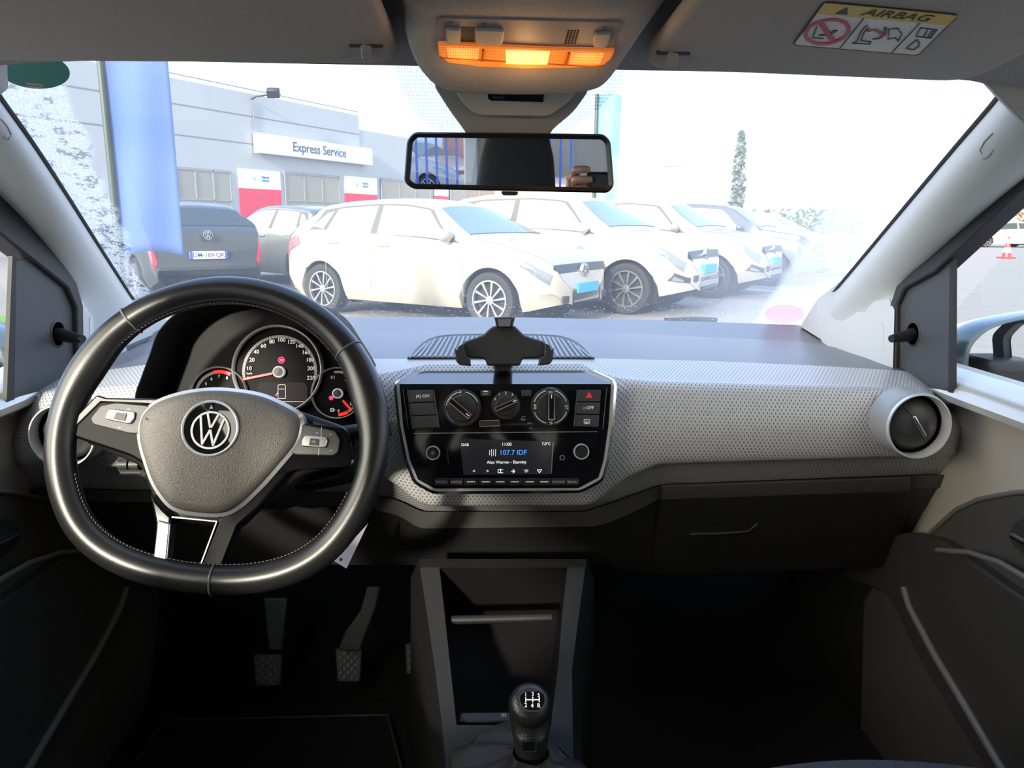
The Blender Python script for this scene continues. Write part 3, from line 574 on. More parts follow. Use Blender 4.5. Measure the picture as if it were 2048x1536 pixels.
# stations: py, Y, outer left px, outer right px, inner left, inner right, recess depth
ST = [(1118, 1.02, 837, 1173, 880, 1133, 0), (1135, .99, 840, 1171, 878, 1135, 0), (1138, .988, 840, 1170, 879, 1134, .10), (1235, .92, 855, 1157, 890, 1124, .11), (1338, .85, 870, 1144, 901, 1116, .11), (1440, .775, 883, 1145, 912, 1103, .10), (1450, .768, 884, 1145, 913, 1103, 0), (1476, .75, 887, 1146, 918, 1130, 0), (1536, .68, 892, 1147, 912, 1128, 0), (1640, .57, 900, 1150, 915, 1125, 0)]
rw = []
for py, Y, a, d, b, c_, dep in ST:
    A, B, C_, D = PY(a, py, Y), PY(b, py, Y), PY(c_, py, Y), PY(d, py, Y); dn = V((0, .42, -.9))*dep; q = V((0, 0, -.012))
    rw.append([V((A.x-.02, A.y, .28)), A+V((-.012, 0, -.03)), A, B, B+dn+q*(1 if dep else 0)+V((.008 if dep else 0, 0, 0)), C_+dn+q*(1 if dep else 0)-V((.008 if dep else 0, 0, 0)), C_, D, D+V((.012, 0, -.03)), V((D.x+.02, D.y, .28))])
rw.append([p+V((0, -.45, -.06)) for p in rw[-1]])
cm = mk('console_body', *grid(rw), [M('console_plastic', (.03, .03, .03), .6, bump=(800, .3), spec=.12), M('tray_black', (.006, .006, .006), .7, spec=.2)], co, bev=.004, sharp=30)
for pl in cm.data.polygons:
    j = pl.index % 9
    if (j in (3, 4, 5) and pl.index//9 in (1, 2, 3, 4, 5)) or j in (0, 1, 7, 8): pl.material_index = 1  # tray and side faces coloured near-black to stand for shade
tube('tray_bar', [PY(903, 1240, .935), PY(1103, 1235, .935)], .006, lower_m, co, n=12)
FCn = F(PY(1000, 1435, .79), (1, 0, 0), (0, .9, .42))
sb = prism('switch_bank', FCn, [(920, 1426), (1100, 1424), (1102, 1444), (915, 1447)], -.03, .002, black_m, co, bev=.002)
mk('seat_heat_icon', *join([bar_d(FCn, (x, 1429), (x, 1436), .0008, .002, .0026) for x in (1004, 1007.5, 1011)]), grey_ink, sb)
# gear lever
GY = .70; kc = PY(1060, 1410, GY)
gl_ = thing('gear_lever', V((kc.x, GY-.02, .60)), 'black gear lever with silver shift pattern rising from its leather boot', 'gear lever')
ax = (CAM-kc).normalized(); ax = (ax+V((0, 0, .25))).normalized(); FKn = F(kc, (1, 0, 0), Zv-ax*Zv.dot(ax))
if FKn.n.dot(CAM-kc) < 0: FKn = F(kc, (1, 0, 0), -FKn.v)
kr = 43*FKn.k(1060, 1410)
base_c = PY(1062, 1505, GY-.01)
dirn = (base_c-kc).normalized()
FKb = F(kc, (1, 0, 0), (0, 1, .0)) 
def ringp(c, r, nrm, n=28):
    a = V((1, 0, 0)); b = nrm.cross(a).normalized(); return [c+a*(r*x)+b*(r*y) for x, y in circ(n)]
up = -dirn
nrm = lambda t: (up*(1-t)+ax*t).normalized()
rws = [ringp(base_c, kr*.72, up), ringp(base_c.lerp(kc, .25), kr*.80, up), ringp(base_c.lerp(kc, .6), kr*.93, nrm(.4)), ringp(kc-ax*.008, kr*1.0, nrm(.8)), ringp(kc-ax*.001, kr*1.0, ax), ringp(kc+ax*.005, kr*.93, ax), ringp(kc+ax*.009, kr*.80, ax), ringp(kc+ax*.0115, kr*.55, ax), ringp(kc+ax*.0125, kr*.01, ax)]
mk('shift_knob', *grid(rws, close=True), M('knob_leather', (.016,)*3, .3, bump=(700, .2, 'v')), gl_, sharp=0)
FKn = F(kc+ax*.0105, FKn.u, FKn.v)
pol = [(1037, 1392), (1050, 1383), (1080, 1383), (1092, 1393), (1089, 1412), (1078, 1424), (1052, 1424), (1039, 1408)]
cap = prism('pattern_cap', FKn, pol, -.004, .004, gloss_m, gl_, r=.004, bev=.001)
lp = ccw([FKn.uv(*p) for p in pol]); lp = [tuple(q) for q in rpoly(lp, .004)]
mk('cap_ring', *ring_d(FKn, inset_loop(lp, -.0006), inset_loop(lp, .0008), .002, .0049), bright_m, cap)
lettering('shift_numbers', FKn, [('1', 1051, 1391, 7), ('3', 1065, 1390, 7), ('5', 1077, 1392, 7), ('2', 1051, 1412, 8), ('4', 1064, 1413, 8), ('R', 1077, 1413, 8)], white_lit, cap, .0042)  # printed pattern given a glow of its own, no lamp behind it
mk('shift_lines', *join([bar_d(FKn, a, b, .0009, .004, .0046) for a, b in (((1051, 1401), (1078, 1401)), ((1051, 1396), (1051, 1406)), ((1065, 1395), (1065, 1406)), ((1078, 1396), (1078, 1406)))]), white_lit, cap)
FC2 = F(base_c+V((0, -kr*.74, .004)), (1, 0, 0), -dirn); 
pb = prism('collar_plate', FC2, [(1044, 1479), (1073, 1477), (1071, 1500), (1046, 1501)], -.004, .003, gloss_m, gl_, bev=.001)
mk('plate_edge', *join([bar_d(FC2, a, b, .001, .0025, .0036) for a, b in (((1044, 1480), (1073, 1478)), ((1046, 1500), (1071, 1499)), ((1072, 1479), (1071, 1499)))]), chrome_m, pb)
bt = []
cz = PY(1025, 1536, .68)
for k, (t, rx, ry) in enumerate(((0, .066, .088), (.12, .067, .086), (.32, .056, .066), (.55, .038, .042), (.8, .021, .022), (1, .019, .019))):
    c = V((cz.x, .66, .612)).lerp(base_c, t); bt.append([c+V((rx*x*(1+.10*math.sin(5*math.atan2(y, x)+k*1.1)*(1 if 0 < t < 1 else 0)), ry*y*(1+.08*math.cos(4*math.atan2(y, x)+k))*(1 if t else 1), .004*math.sin(7*math.atan2(y, x)+k)*(1 if 0 < t < 1 else 0))) for x, y in circ(60)])
mk('leather_boot', *grid(bt, close=True), M('boot_leather', (.03, .029, .027), .42, bump=(900, .2), spec=.2), gl_, sharp=0)
# pedals
pedal_m = M('pedal_steel', (.16, .17, .18), .4, .6, var=(40, .3)); prub_m = M('pedal_rubber', (.07, .075, .075), .5)
def pedal(nm, lab, arm, pad, Y, grp='foot pedals'):
    fr = tilt(pad[0], pad[1], Y, 32); p = thing(nm, fr.o, lab, 'pedal', grp)
    fa = F(fr.o+fr.n*-.014, fr.u, fr.v)
    prism('pedal_arm', F(PY(*arm[0], Y+.02), (1, 0, 0), (0, .25, 1)), arm, -.008, .004, pedal_m, p, bev=.003)
    x, y, w, h = pad; k = 1
    pd = prism('pedal_pad', fr, [(x-w, y-h), (x+w, y-h), (x+w*.85, y+h), (x-w*.85, y+h)], -.012, 0, prub_m, p, r=.006, bev=.002)
    tr = []
    for i in range(-3, 4):
        for j in range(-4, 5):
            if (i+j) % 2 == 0 and abs(i*w/3.6) < w*.8 and abs(j*h/4.4) < h*.85:
                a, b = fr.uv(x+i*w/3.6, y+j*h/4.4); d = .0042; q = [(a-d, b), (a, b-d*1.2), (a+d, b), (a, b+d*1.2)]; tr.append(prism_d([fr.w(*z, -.001) for z in q], [fr.w(*z, .003) for z in q]))
    mk('pad_studs', *join(tr), M('stud_rubber', (.13, .135, .135), .4), pd)
    return p
pedal('clutch_pedal', 'dark pedal with diamond studded pad, leftmost of the three foot pedals', [(528, 1195), (575, 1195), (565, 1300), (538, 1300)], (535, 1340, 29, 32), 1.28)
pedal('brake_pedal', 'dark foot pedal with curved arm and diamond studded pad, middle of the three', [(735, 1172), (762, 1172), (752, 1215), (735, 1260), (720, 1300), (676, 1300), (690, 1265), (722, 1220)], (697, 1330, 27, 34), 1.27)
pedal('accelerator_pedal', 'narrow dark pedal beside the centre console, rightmost of the three foot pedals', [(822, 1200), (840, 1200), (842, 1290), (822, 1290)], (830, 1320, 20, 34), 1.33)
# ================================================================ SETTING: body shell of the cabin
def struct(o, lab=None): o['kind'] = 'structure'; o['label'] = lab or o.name; return o
struct(box('floor', (0, .1, .255), (1.42, 3.0, .05), carpet_m), 'black carpeted cabin floor')
struct(mk('wall_front', *grid([[V((x, y, z)) for x in (-.72, .72)] for y, z in ((1.25, .27), (1.48, .40), (1.56, .62), (1.60, .90))]), carpet_m, solid=.02), 'dark carpeted bulkhead in the footwell')
fl_ = mk('floor_mat', *prism_d([V((x, y, .281)) for x, y in ((-.62, .35), (-.16, .35), (-.14, 1.0), (-.2, 1.22), (-.60, 1.22))], [V((x, y, .288)) for x, y in ((-.62, .35), (-.16, .35), (-.14, 1.0), (-.2, 1.22), (-.60, 1.22))]), carpet_m)
tag(fl_, 'black carpet mat in the driver footwell under the pedals', 'floor mat')
tube('mat_edging', [V((x, y, .288)) for x, y in ((-.62, .35), (-.16, .35), (-.14, 1.0), (-.2, 1.22), (-.60, 1.22))], .003, strip_m, fl_, closed=True)
# windscreen plane
WS = F(PY(1005, 634, 1.585), (1, 0, 0), V((0, -.86, .43))); 
def wsz(Y): return WS.o.z+(WS.o.y-Y)*.5
def glass(name, tint, fog=False):
    m = bpy.data.materials.new(name); m.use_nodes = True; nt = m.node_tree; L = nt.links; nt.nodes.clear()
    out = nt.nodes.new('ShaderNodeOutputMaterial'); tr = nt.nodes.new('ShaderNodeBsdfTransparent'); tr.inputs[0].default_value = (*tint, 1)
    gl = nt.nodes.new('ShaderNodeBsdfGlossy'); gl.inputs['Roughness'].default_value = .02; gl.inputs[0].default_value = (1, 1, 1, 1)
    lw = nt.nodes.new('ShaderNodeLayerWeight'); lw.inputs[0].default_value = .5; pw = nt.nodes.new('ShaderNodeMath'); pw.operation = 'POWER'; L.new(lw.outputs['Facing'], pw.inputs[0]); pw.inputs[1].default_value = 4
    fr = nt.nodes.new('ShaderNodeMath'); fr.operation = 'MULTIPLY_ADD'; L.new(pw.outputs[0], fr.inputs[0]); fr.inputs[1].default_value = .5; fr.inputs[2].default_value = .02
    mx = nt.nodes.new('ShaderNodeMixShader'); L.new(fr.outputs[0], mx.inputs[0]); L.new(tr.outputs[0], mx.inputs[1]); L.new(gl.outputs[0], mx.inputs[2])
    L.new(mx.outputs[0], out.inputs[0]); return m, nt, L, out, mx
sg_m = glass('side_glass', (.9, .94, .93))[0]
wm, nt, L, out, base = glass('windscreen_glass', (.95, .98, .99))
def math_(op, a, b):
    n = nt.nodes.new('ShaderNodeMath'); n.operation = op; n.use_clamp = False
    for i, q in enumerate((a, b)):
        if q is None: continue
        if isinstance(q, (int, float)): n.inputs[i].default_value = q
        else: L.new(q, n.inputs[i])
    return n.outputs[0]
def ramp(v, a, b, c=0, d=1):
    n = nt.nodes.new('ShaderNodeMapRange'); L.new(v, n.inputs[0])
    for i, q in enumerate((a, b, c, d)): n.inputs[i+1].default_value = q
    n.interpolation_type = 'SMOOTHSTEP'; return n.outputs[0]
gm = nt.nodes.new('ShaderNodeNewGeometry'); sp = nt.nodes.new('ShaderNodeSeparateXYZ'); L.new(gm.outputs['Position'], sp.inputs[0])
def noise(s, d=2):
    n = nt.nodes.new('ShaderNodeTexNoise'); n.inputs['Scale'].default_value = s; n.inputs['Detail'].default_value = d; L.new(gm.outputs['Position'], n.inputs['Vector']); return n.outputs[0]
def voro(s, out_='Distance'):
    n = nt.nodes.new('ShaderNodeTexVoronoi'); n.inputs['Scale'].default_value = s; L.new(gm.outputs['Position'], n.inputs['Vector']); return n.outputs[out_]
X, Zc = sp.outputs[0], sp.outputs[2]; nz = math_('SUBTRACT', noise(14, 3), .5)
def side_line(pts):
    P = [WS.p(*p) for p in pts]; n = len(P); mzv = sum(p.z for p in P)/n; mx_ = sum(p.x for p in P)/n
    b = sum((p.z-mzv)*(p.x-mx_) for p in P)/sum((p.z-mzv)**2 for p in P); return mx_-b*mzv, b
a0, b0 = side_line([(130, 150), (175, 250), (196, 325), (228, 400), (252, 480), (300, 590)])
a1, b1 = side_line([(1505, 640), (1590, 510), (1650, 400), (1720, 300)])
dl = math_('ADD', math_('SUBTRACT', math_('ADD', math_('MULTIPLY', Zc, b0), a0), X), math_('MULTIPLY', nz, .05))
dr = math_('ADD', math_('SUBTRACT', X, math_('ADD', math_('MULTIPLY', Zc, b1), a1)), math_('MULTIPLY', nz, .02))
mL, mR = ramp(dl, -.002, .012), ramp(dr, -.002, .02); mRs = ramp(dr, -.30, .05)
drops = ramp(voro(380), .25, .55, 1, 0); drops2 = ramp(voro(130), .16, .3, 1, 0); big = ramp(noise(60, 3), .45, .6)
fog = math_('ADD', .07, math_('MULTIPLY', mL, math_('ADD', .15, math_('MULTIPLY', drops, .36))))
fog = math_('ADD', fog, math_('MULTIPLY', mR, math_('ADD', .24, math_('MULTIPLY', drops, .18))))
fog = math_('ADD', fog, math_('MULTIPLY', mRs, .20))
low = ramp(Zc, 1.05, .98); fog = math_('ADD', fog, math_('MULTIPLY', math_('MULTIPLY', low, drops2), math_('MULTIPLY', big, .35)))
cm_ = nt.nodes.new('ShaderNodeClamp'); L.new(fog, cm_.inputs[0]); cm_.inputs[2].default_value = .9
df = nt.nodes.new('ShaderNodeBsdfTranslucent'); df.inputs[0].default_value = (.9, .93, .95, 1)
mxf = nt.nodes.new('ShaderNodeMixShader'); L.new(cm_.outputs[0], mxf.inputs[0]); L.new(base.outputs[0], mxf.inputs[1]); L.new(df.outputs[0], mxf.inputs[2])
dk = nt.nodes.new('ShaderNodeBsdfTransparent'); dk.inputs[0].default_value = (.35, .38, .4, 1)
rim_ = math_('MULTIPLY', ramp(voro(190), .38, .5), math_('MULTIPLY', mL, ramp(noise(50, 2), .5, .62)))
mx2 = nt.nodes.new('ShaderNodeMixShader'); L.new(math_('MULTIPLY', rim_, .7), mx2.inputs[0]); L.new(mxf.outputs[0], mx2.inputs[1]); L.new(dk.outputs[0], mx2.inputs[2]); L.new(mx2.outputs[0], out.inputs[0])
c4 = [WS.w(-.80, -.06), WS.w(.80, -.06), WS.w(.62, .95), WS.w(-.62, .95)]
struct(mk('window_1', c4, [(0, 1, 2, 3)], wm), 'windscreen with condensation drops along its left edge and fogged right side')
# dotted band round the mirror mount on the glass
fm, nt, L, out, base = glass('frit', (.95, .98, .99)); gm = nt.nodes.new('ShaderNodeNewGeometry')
wv = nt.nodes.new('ShaderNodeTexVoronoi'); wv.inputs['Scale'].default_value = 330; wv.inputs['Randomness'].default_value = .1; L.new(gm.outputs['Position'], wv.inputs['Vector'])
r_ = nt.nodes.new('ShaderNodeMath'); r_.operation = 'LESS_THAN'; L.new(wv.outputs[0], r_.inputs[0]); r_.inputs[1].default_value = .42
d_ = nt.nodes.new('ShaderNodeBsdfTransparent'); d_.inputs[0].default_value = (.60, .63, .74, 1); m_ = nt.nodes.new('ShaderNodeMixShader'); L.new(r_.outputs[0], m_.inputs[0]); L.new(base.outputs[0], m_.inputs[1]); L.new(d_.outputs[0], m_.inputs[2]); L.new(m_.outputs[0], out.inputs[0])
fb = prism('dotted_glass_band', WS, [(785, 100), (800, 170), (830, 225), (870, 258), (930, 268), (1110, 268), (1165, 240), (1210, 200), (1245, 160), (1262, 110)], .003, .004, fm, None, r=.02)
tag(fb, 'printed dot pattern on the windscreen around the mirror mount', 'printed band')
# wiper
wp = thing('wiper', WS.w(.3, .0, .02), 'black wiper arm lying at the foot of the windscreen', 'wiper')
tube('wiper_arm', [PY(1330, 641, 1.62), PY(1390, 638, 1.64), PY(1432, 640, 1.66)], .006, black_m, wp)
# pillars
def pillar(nm, inner, outer, side, lab, xo=.665):
    A = [WS.p(*p)+V((0, -.012, -.006)) for p in spl([V((*p, 0)) for p in inner], 5, False) for p in [(p.x, p.y)]]
    B = [PX(p.x, p.y, side*xo) for p in spl([V((*p, 0)) for p in outer], 5, False)]
    rows = []
    for a, b in zip(A, B):
        m = a.lerp(b, .5)+V((-side*.022, -.03, -.008)); m1 = a.lerp(b, .22)+V((-side*.018, -.022, -.006)); m2 = a.lerp(b, .8)+V((-side*.014, -.02, -.006)); rows.append([a+V((side*.01, .03, .0)), a, m1, m, m2, b, b+V((side*.04, .02, 0))])
    return mk(nm, *grid(dense([list(r) for r in zip(*rows)], 3)), pillar_m, sharp=60)
r_in = [(2010, 120), (1992, 165), (1985, 190), (1900, 292), (1800, 413), (1700, 535), (1640, 607), (1605, 648), (1590, 668)]
r_out = [(2330, 150), (2200, 255), (2060, 358), (2000, 405), (1940, 455), (1880, 508), (1815, 566), (1796, 612), (1794, 735)]
l_in = [(-20, 120), (-4, 165), (10, 190), (78, 288), (140, 385), (200, 482), (250, 562), (275, 600), (340, 690)]
l_out = [(-330, 120), (-200, 230), (-60, 345), (0, 402), (40, 442), (85, 495), (132, 562), (150, 605), (154, 715)]
tr1 = struct(pillar('trim_1', r_in, r_out, 1, ''), 'pale windscreen pillar on the passenger side, bright with sun')
tr2 = struct(pillar('trim_2', l_in, l_out, -1, ''), 'pale windscreen pillar on the driver side')
# base wedges of the pillar trims down to the dash
def wedge(nm, pts, lab): return struct(mk(nm, [PY(*p) for p in pts]+[PY(*p)+V((0, .03, -.03)) for p in pts], [tuple(range(len(pts))), tuple(range(len(pts), 2*len(pts)))[::-1]]+[(i, (i+1) % len(pts), len(pts)+(i+1) % len(pts), len(pts)+i) for i in range(len(pts))], pillar_m, sharp=20, bev=.004), lab)
wedge('trim_3', [(1601, 652, 1.555), (1660, 560, 1.44), (1760, 560, 1.29), (1789, 620, 1.20), (1789, 735, 1.18), (1740, 716, 1.27), (1672, 694, 1.40)], 'lower corner of the pale pillar trim on the passenger side')
wedge('trim_4', [(335, 645, 1.555), (262, 590, 1.47), (215, 560, 1.39), (158, 605, 1.20), (158, 715, 1.18), (243, 702, 1.36)], 'lower corner of the pale pillar trim on the driver side')
from mathutils.bvhtree import BVHTree
def on_surface(o, pts, lift=.001):
    dg = bpy.context.evaluated_depsgraph_get(); dg.update(); ev = o.evaluated_get(dg); me = ev.to_mesh(); off = wl(o)
    b = BVHTree.FromPolygons([v.co+off for v in me.vertices], [tuple(p.vertices) for p in me.polygons]); ev.to_mesh_clear(); out = []
    for x, y in pts:
        h = b.ray_cast(CAM, ray(x, y).normalized())
        if h[0] is not None: out.append(h[0]-ray(x, y).normalized()*lift)
    return out
for o_, ps in ((tr1, [[(1985, 266), (1968, 284), (1960, 300), (1964, 308)], [(1966, 318), (1978, 312), (1986, 300)]]), (tr2, [[(-10, 232), (4, 240), (14, 252), (22, 268), (16, 280), (6, 274)]])):
    for q in ps:
        P_ = on_surface(o_, q, .0004)
        if len(P_) > 1: tube('trim_mark', P_, .0008, M('pillar_mark', (.25, .25, .25), .6), o_, n=6)
# headliner / roof
Yh, zh = .755, wsz(.755)
roof = []
for y, z in ((.80, 1.345), (.70, 1.395), (.40, 1.43), (0, 1.44), (-.8, 1.42), (-1.5, 1.36)):
    roof.append([V((x, y, z-.10*max(0, abs(x)/.66-.55)**2*1.6)) for x in [(-.70+1.4*i/24) for i in range(25)]])
struct(mk('ceiling', *grid(roof), headl_m, solid=.03, off=1, sharp=60), 'grey cloth roof lining')
# header corners between roof and pillars
for s_, nm, pts in ((1, 'trim_5', [(1870, 150), (1950, 164), (1976, 170), (1990, 186), (2060, 260), (2200, 300), (2300, 100), (2300, -60), (1900, -60)]), (-1, 'trim_6', [(-300, -60), (-300, 100), (-150, 210), (-60, 225), (0, 192), (-4, 150), (0, 120), (60, 112), (60, -60)])):
    fh = F(PY(1005, 140, .79), (1, 0, 0), (0, -.55, 1)); prism_ = prism(nm, fh, pts, -.02, .0, headl_m, None, r=.006, bev=.004, seg=3); struct(prism_, 'roof lining corner above the pale windscreen pillar, '+('passenger' if s_ > 0 else 'driver')+' side')
# sun visors
def visor(nm, edge, hinge_x, lab):
    o = PY(edge[0][0], edge[0][1], .765); fv = F(o, (PY(edge[1][0], edge[1][1], .765)-o), V((0, -1, .14)))
    fv.n = -fv.n if fv.n.z > 0 else fv.n
    v = thing(nm, o, lab, 'sun visor'); return v, fv
def vis_mesh(fv, L_, W_, par, h=.018):
    q = rpoly([V(L_[0]), V(L_[1]), V(L_[2]), V(L_[3])], .035, 6)
    q = ccw([tuple(p) for p in q])
    return mk('visor_panel', *prism_d([fv.w(a, b, -h) for a, b in q], [fv.w(a, b, 0) for a, b in q]), visor_m, par, bev=.007, seg=4)
vl, FVL = visor('sun_visor', ((20, 125), (800, 131)), 0, 'plain grey sun visor folded up above the steering wheel')
w1 = FVL.uv(806, 128)[0]; w0 = FVL.uv(-160, 122)[0]
vis_mesh(FVL, ((w0, 0), (w1, 0), (w1-.012, .20), (w0, .20)), 0, vl)
vr, FVR = visor('sun_visor', ((1283, 141), (1900, 166)), 0, 'grey sun visor folded up on the passenger side, bearing a yellow airbag sticker')
w0 = FVR.uv(1277, 140)[0]; w1 = FVR.uv(1935, 168)[0]
vis_mesh(FVR, ((w0, 0), (w1, 0), (w1, .20), (w0+.012, .20)), 0, vr)
for fv, par, x, y in ((FVL, vl, 731, 97), (FVR, vr, 1345, 112)):
    c = prism('visor_clip', fv, [(x-10, y-9), (x+12, y-8), (x+10, y+10), (x-8, y+10)], -.003, .006, visor_m, par, r=.003, bev=.0015)
    prism('clip_slot', fv, [(x-32, y-9), (x+35, y-8), (x+35, y-3), (x-32, y-4)], -.001, .0008, M('slot_shadow_plastic', (.05, .05, .05), .8), par)
# airbag sticker
stk = [(1650, 2), (1917, 28), (1836, 109), (1586, 88)]
FS = FVR; ss = prism('airbag_sticker', FS, stk, .0002, .0008, M('sticker_white', (.82, .80, .72), .5), vr, r=.006); ss['label'] = 'white and yellow airbag warning sticker'
lo_ = ccw([FS.uv(*p) for p in stk]); lo_ = [tuple(q) for q in rpoly(lo_, .006)]
mk('sticker_border', *ring_d(FS, inset_loop(lo_, -.0006), inset_loop(lo_, .0004), .0002, .0010), dark_ink, ss)
prism('yellow_band', FS, [(1649, 3.5), (1915, 29), (1896, 48), (1633, 25)], .0008, .0012, M('sticker_yellow', (.75, .52, .06), .5), ss)
u1 = V(FS.uv(1850, 45))-V(FS.uv(1650, 25)); ang = math.degrees(math.atan2(u1.y, u1.x))
flipv = F(FS.o, FS.u, -FS.v) if FS.u.cross(FS.v).dot(FS.n) < 0 else FS
e1 = (FS.p(1850, 44)-FS.p(1650, 24)).normalized(); e2 = (FS.p(1690, 8)-FS.p(1672, 26)); e2 = (e2-e1*e2.dot(e1)).normalized()
hh = (FS.p(1790, 14)-FS.p(1770, 35)).length
mk('sticker_text', *textmesh([('AIRBAG', FS.p(1797, 28, .0014), e1, e2, hh*.62)], .0001), dark_ink, ss, sharp=0)
def pl_line(pts, w, mat, nm): return mk(nm, *join([bar_d(FS, a, b, w, .0006, .0014) for a, b in zip(pts, pts[1:])]), mat, ss)
prism('warning_triangle', FS, [(1695, 11), (1695, 26), (1671, 24)], .001, .0015, dark_ink, ss)
cR = V(FS.uv(1655, 61)); 
rr = [(1655+47*math.cos(R(a)), 61+26*math.sin(R(a))-6*math.cos(R(a))) for a in range(0, 360, 12)]
ri = [(1655+(x-1655)*.84, 61+(y-61)*.82) for x, y in rr]
A_ = [FS.uv(*p) for p in rr]; B_ = [FS.uv(*p) for p in ri]
mk('prohibition_ring', *ring_d(FS, A_, B_, .0008, .0015), M('sign_red', (.55, .03, .05), .5), ss)
pl_line([(1641, 42), (1668, 82)], .0045, M('sign_red', (.55, .03, .05)), 'prohibition_bar')
ink = M('ink_navy', (.03, .035, .06), .5)
pl_line([(1634, 51), (1625, 73), (1647, 75)], .0012, ink, 'seat_sketch'); pl_line([(1638, 68), (1660, 67), (1672, 58)], .003, ink, 'child_sketch'); pl_line([(1728, 34), (1680, 95)], .0006, ink, 'divider'); pl_line([(1840, 44), (1784, 103)], .0006, ink, 'divider')
pl_line([(1735, 48), (1724, 58), (1714, 80), (1705, 84), (1740, 86), (1742, 81), (1722, 79), (1729, 62), (1738, 53)], .0009, ink, 'seat_outline'); pl_line([(1735, 60), (1748, 57), (1760, 62), (1765, 67)], .003, M('sign_red', (.55, .03, .05)), 'figure_sketch')
pl_line([(1771, 52), (1770, 66), (1760, 74), (1745, 76)], .0022, ink, 'airbag_sketch'); pl_line([(1778, 56), (1795, 54), (1804, 66), (1797, 80), (1790, 73), (1776, 76), (1778, 64), (1778, 56)], .0009, ink, 'airbag_sketch')
pl_line([(1832, 70), (1842, 53), (1874, 57), (1862, 74), (1832, 70)], .0009, ink, 'book_sketch'); pl_line([(1856, 55), (1848, 72)], .0009, ink, 'book_sketch'); pl_line([(1866, 59), (1858, 71)], .002, ink, 'book_sketch')
pl_line([(1814, 95), (1828, 97), (1838, 90), (1838, 83), (1834, 77), (1820, 88), (1814, 95)], .0012, ink, 'hand_sketch')
# ================================================================ OVERHEAD CONSOLE AND MIRROR
oc = thing('overhead_console', PY(1050, 60, .72), 'grey overhead console with amber lit reading lamps above the mirror', 'overhead console')
FO = F(PY(1050, 70, .70), (1, 0, 0), V((0, -.80, .60)))
def oloop(pts, dy=0, h=0): return [FO.p(x, y+dy, h) for x, y in pts]
prof = [(770, -40), (800, 0), (806, 60), (818, 105), (840, 145), (868, 168), (905, 179), (1010, 184), (1120, 183), (1190, 175), (1222, 158), (1250, 122), (1285, 70), (1335, 0), (1360, -40)]
pc = [tuple(q)[:2] for q in spl([V((*p, 0)) for p in prof], 3, False)]; pu = ccw([FO.uv(*p) for p in pc])
cO = FO.uv(1040, 60)
mk('console_shell', *grid([[FO.w(*p, -.05) for p in sc_loop(pu, cO, 1.0)], [FO.w(*p, -.012) for p in sc_loop(pu, cO, 1.0)], [FO.w(*p, .0) for p in sc_loop(pu, cO, .975)], [FO.w(*p, .008) for p in sc_loop(pu, cO, .93)], [FO.w(*p, .012) for p in sc_loop(pu, cO, .86)], [FO.w(*p, .013) for p in sc_loop(pu, cO, .5)], [FO.w(*p, .013) for p in sc_loop(pu, cO, .01)]], close=True), headl_m, oc, sharp=0)
FL = F(FO.o+FO.n*.0135, FO.u, FO.v)
lb = prism('lamp_panel', FL, [(874, 33), (1245, 42), (1238, 62), (1226, 95), (1207, 122), (1150, 128), (1050, 130), (960, 126), (897, 118), (876, 100)], -.004, .001, M('lamp_panel_plastic', (.26, .26, .27), .45), oc, r=.006, bev=.001)
def lens_mat(nm, e, s):
    m = M(nm, (.8, .35, .08), .3, emit=e, es=s); n2 = m.node_tree; b = n2.nodes['Principled BSDF']; tc = n2.nodes.new('ShaderNodeTexCoord')
    w = n2.nodes.new('ShaderNodeTexWave'); w.inputs['Scale'].default_value = 150; w.bands_direction = 'X'; w2 = n2.nodes.new('ShaderNodeTexWave'); w2.inputs['Scale'].default_value = 180; w2.bands_direction = 'Z'
    n2.links.new(tc.outputs['Object'], w.inputs[0]); n2.links.new(tc.outputs['Object'], w2.inputs[0])
    a = n2.nodes.new('ShaderNodeMath'); a.operation = 'MULTIPLY'; n2.links.new(w.outputs['Fac'], a.inputs[0]); n2.links.new(w2.outputs['Fac'], a.inputs[1])
    r = n2.nodes.new('ShaderNodeMapRange'); n2.links.new(a.outputs[0], r.inputs[0]); r.inputs[3].default_value = s*.45; r.inputs[4].default_value = s*1.4
    n2.links.new(r.outputs[0], b.inputs['Emission Strength']); return m
la, lbm = lens_mat('lens_bright', (1, .38, .09), 1.0), lens_mat('lens_dim', (1, .22, .04), .5)
lens = prism('lamp_lens', FL, [(876, 78), (990, 84), (1100, 89), (1229, 92), (1222, 108), (1206, 122), (1150, 127), (1050, 129), (960, 125), (897, 117), (878, 102)], .001, .006, lbm, oc, bev=.0015)
prism('lens_window', FL, [(893, 84), (958, 86), (957, 108), (896, 104)], .005, .0072, la, lens, bev=.0005); prism('lens_window', FL, [(1142, 94), (1208, 95), (1199, 117), (1136, 117)], .005, .0072, la, lens, bev=.0005)
prism('lens_window', FL, [(1010, 90), (1100, 92), (1094, 118), (1012, 117)], .005, .0070, lens_mat('lens_core', (1, .55, .2), 2.4), lens, bev=.0005)
mk('lens_ribs', *join([bar_d(FL, (966, 88), (964, 110), .002, .006, .0082), bar_d(FL, (1137, 94), (1130, 118), .002, .006, .0082), bar_d(FL, (880, 105), (1205, 124), .001, .004, .0066)]), M('lens_rib', (.5, .16, .03), .4), lens)
swm = M('rocker_plastic', (.36, .35, .33), .5)
for q in ([(891, 49), (922, 51), (921, 82), (892, 81)], [(950, 51), (1009, 53), (1008, 66), (1004, 84), (952, 82)], [(1188, 60), (1222, 58), (1219, 75), (1212, 88), (1186, 88), (1185, 75)]):
    rk = prism('rocker_switch', FL, q, .0008, .005, swm, oc, r=.003, bev=.0015)
mk('switch_groove', *join([bar_d(FL, (936, 52), (935, 81), .011, .0005, .0014)]), M('groove_dark', (.08, .08, .08), .7), oc)
mic = []
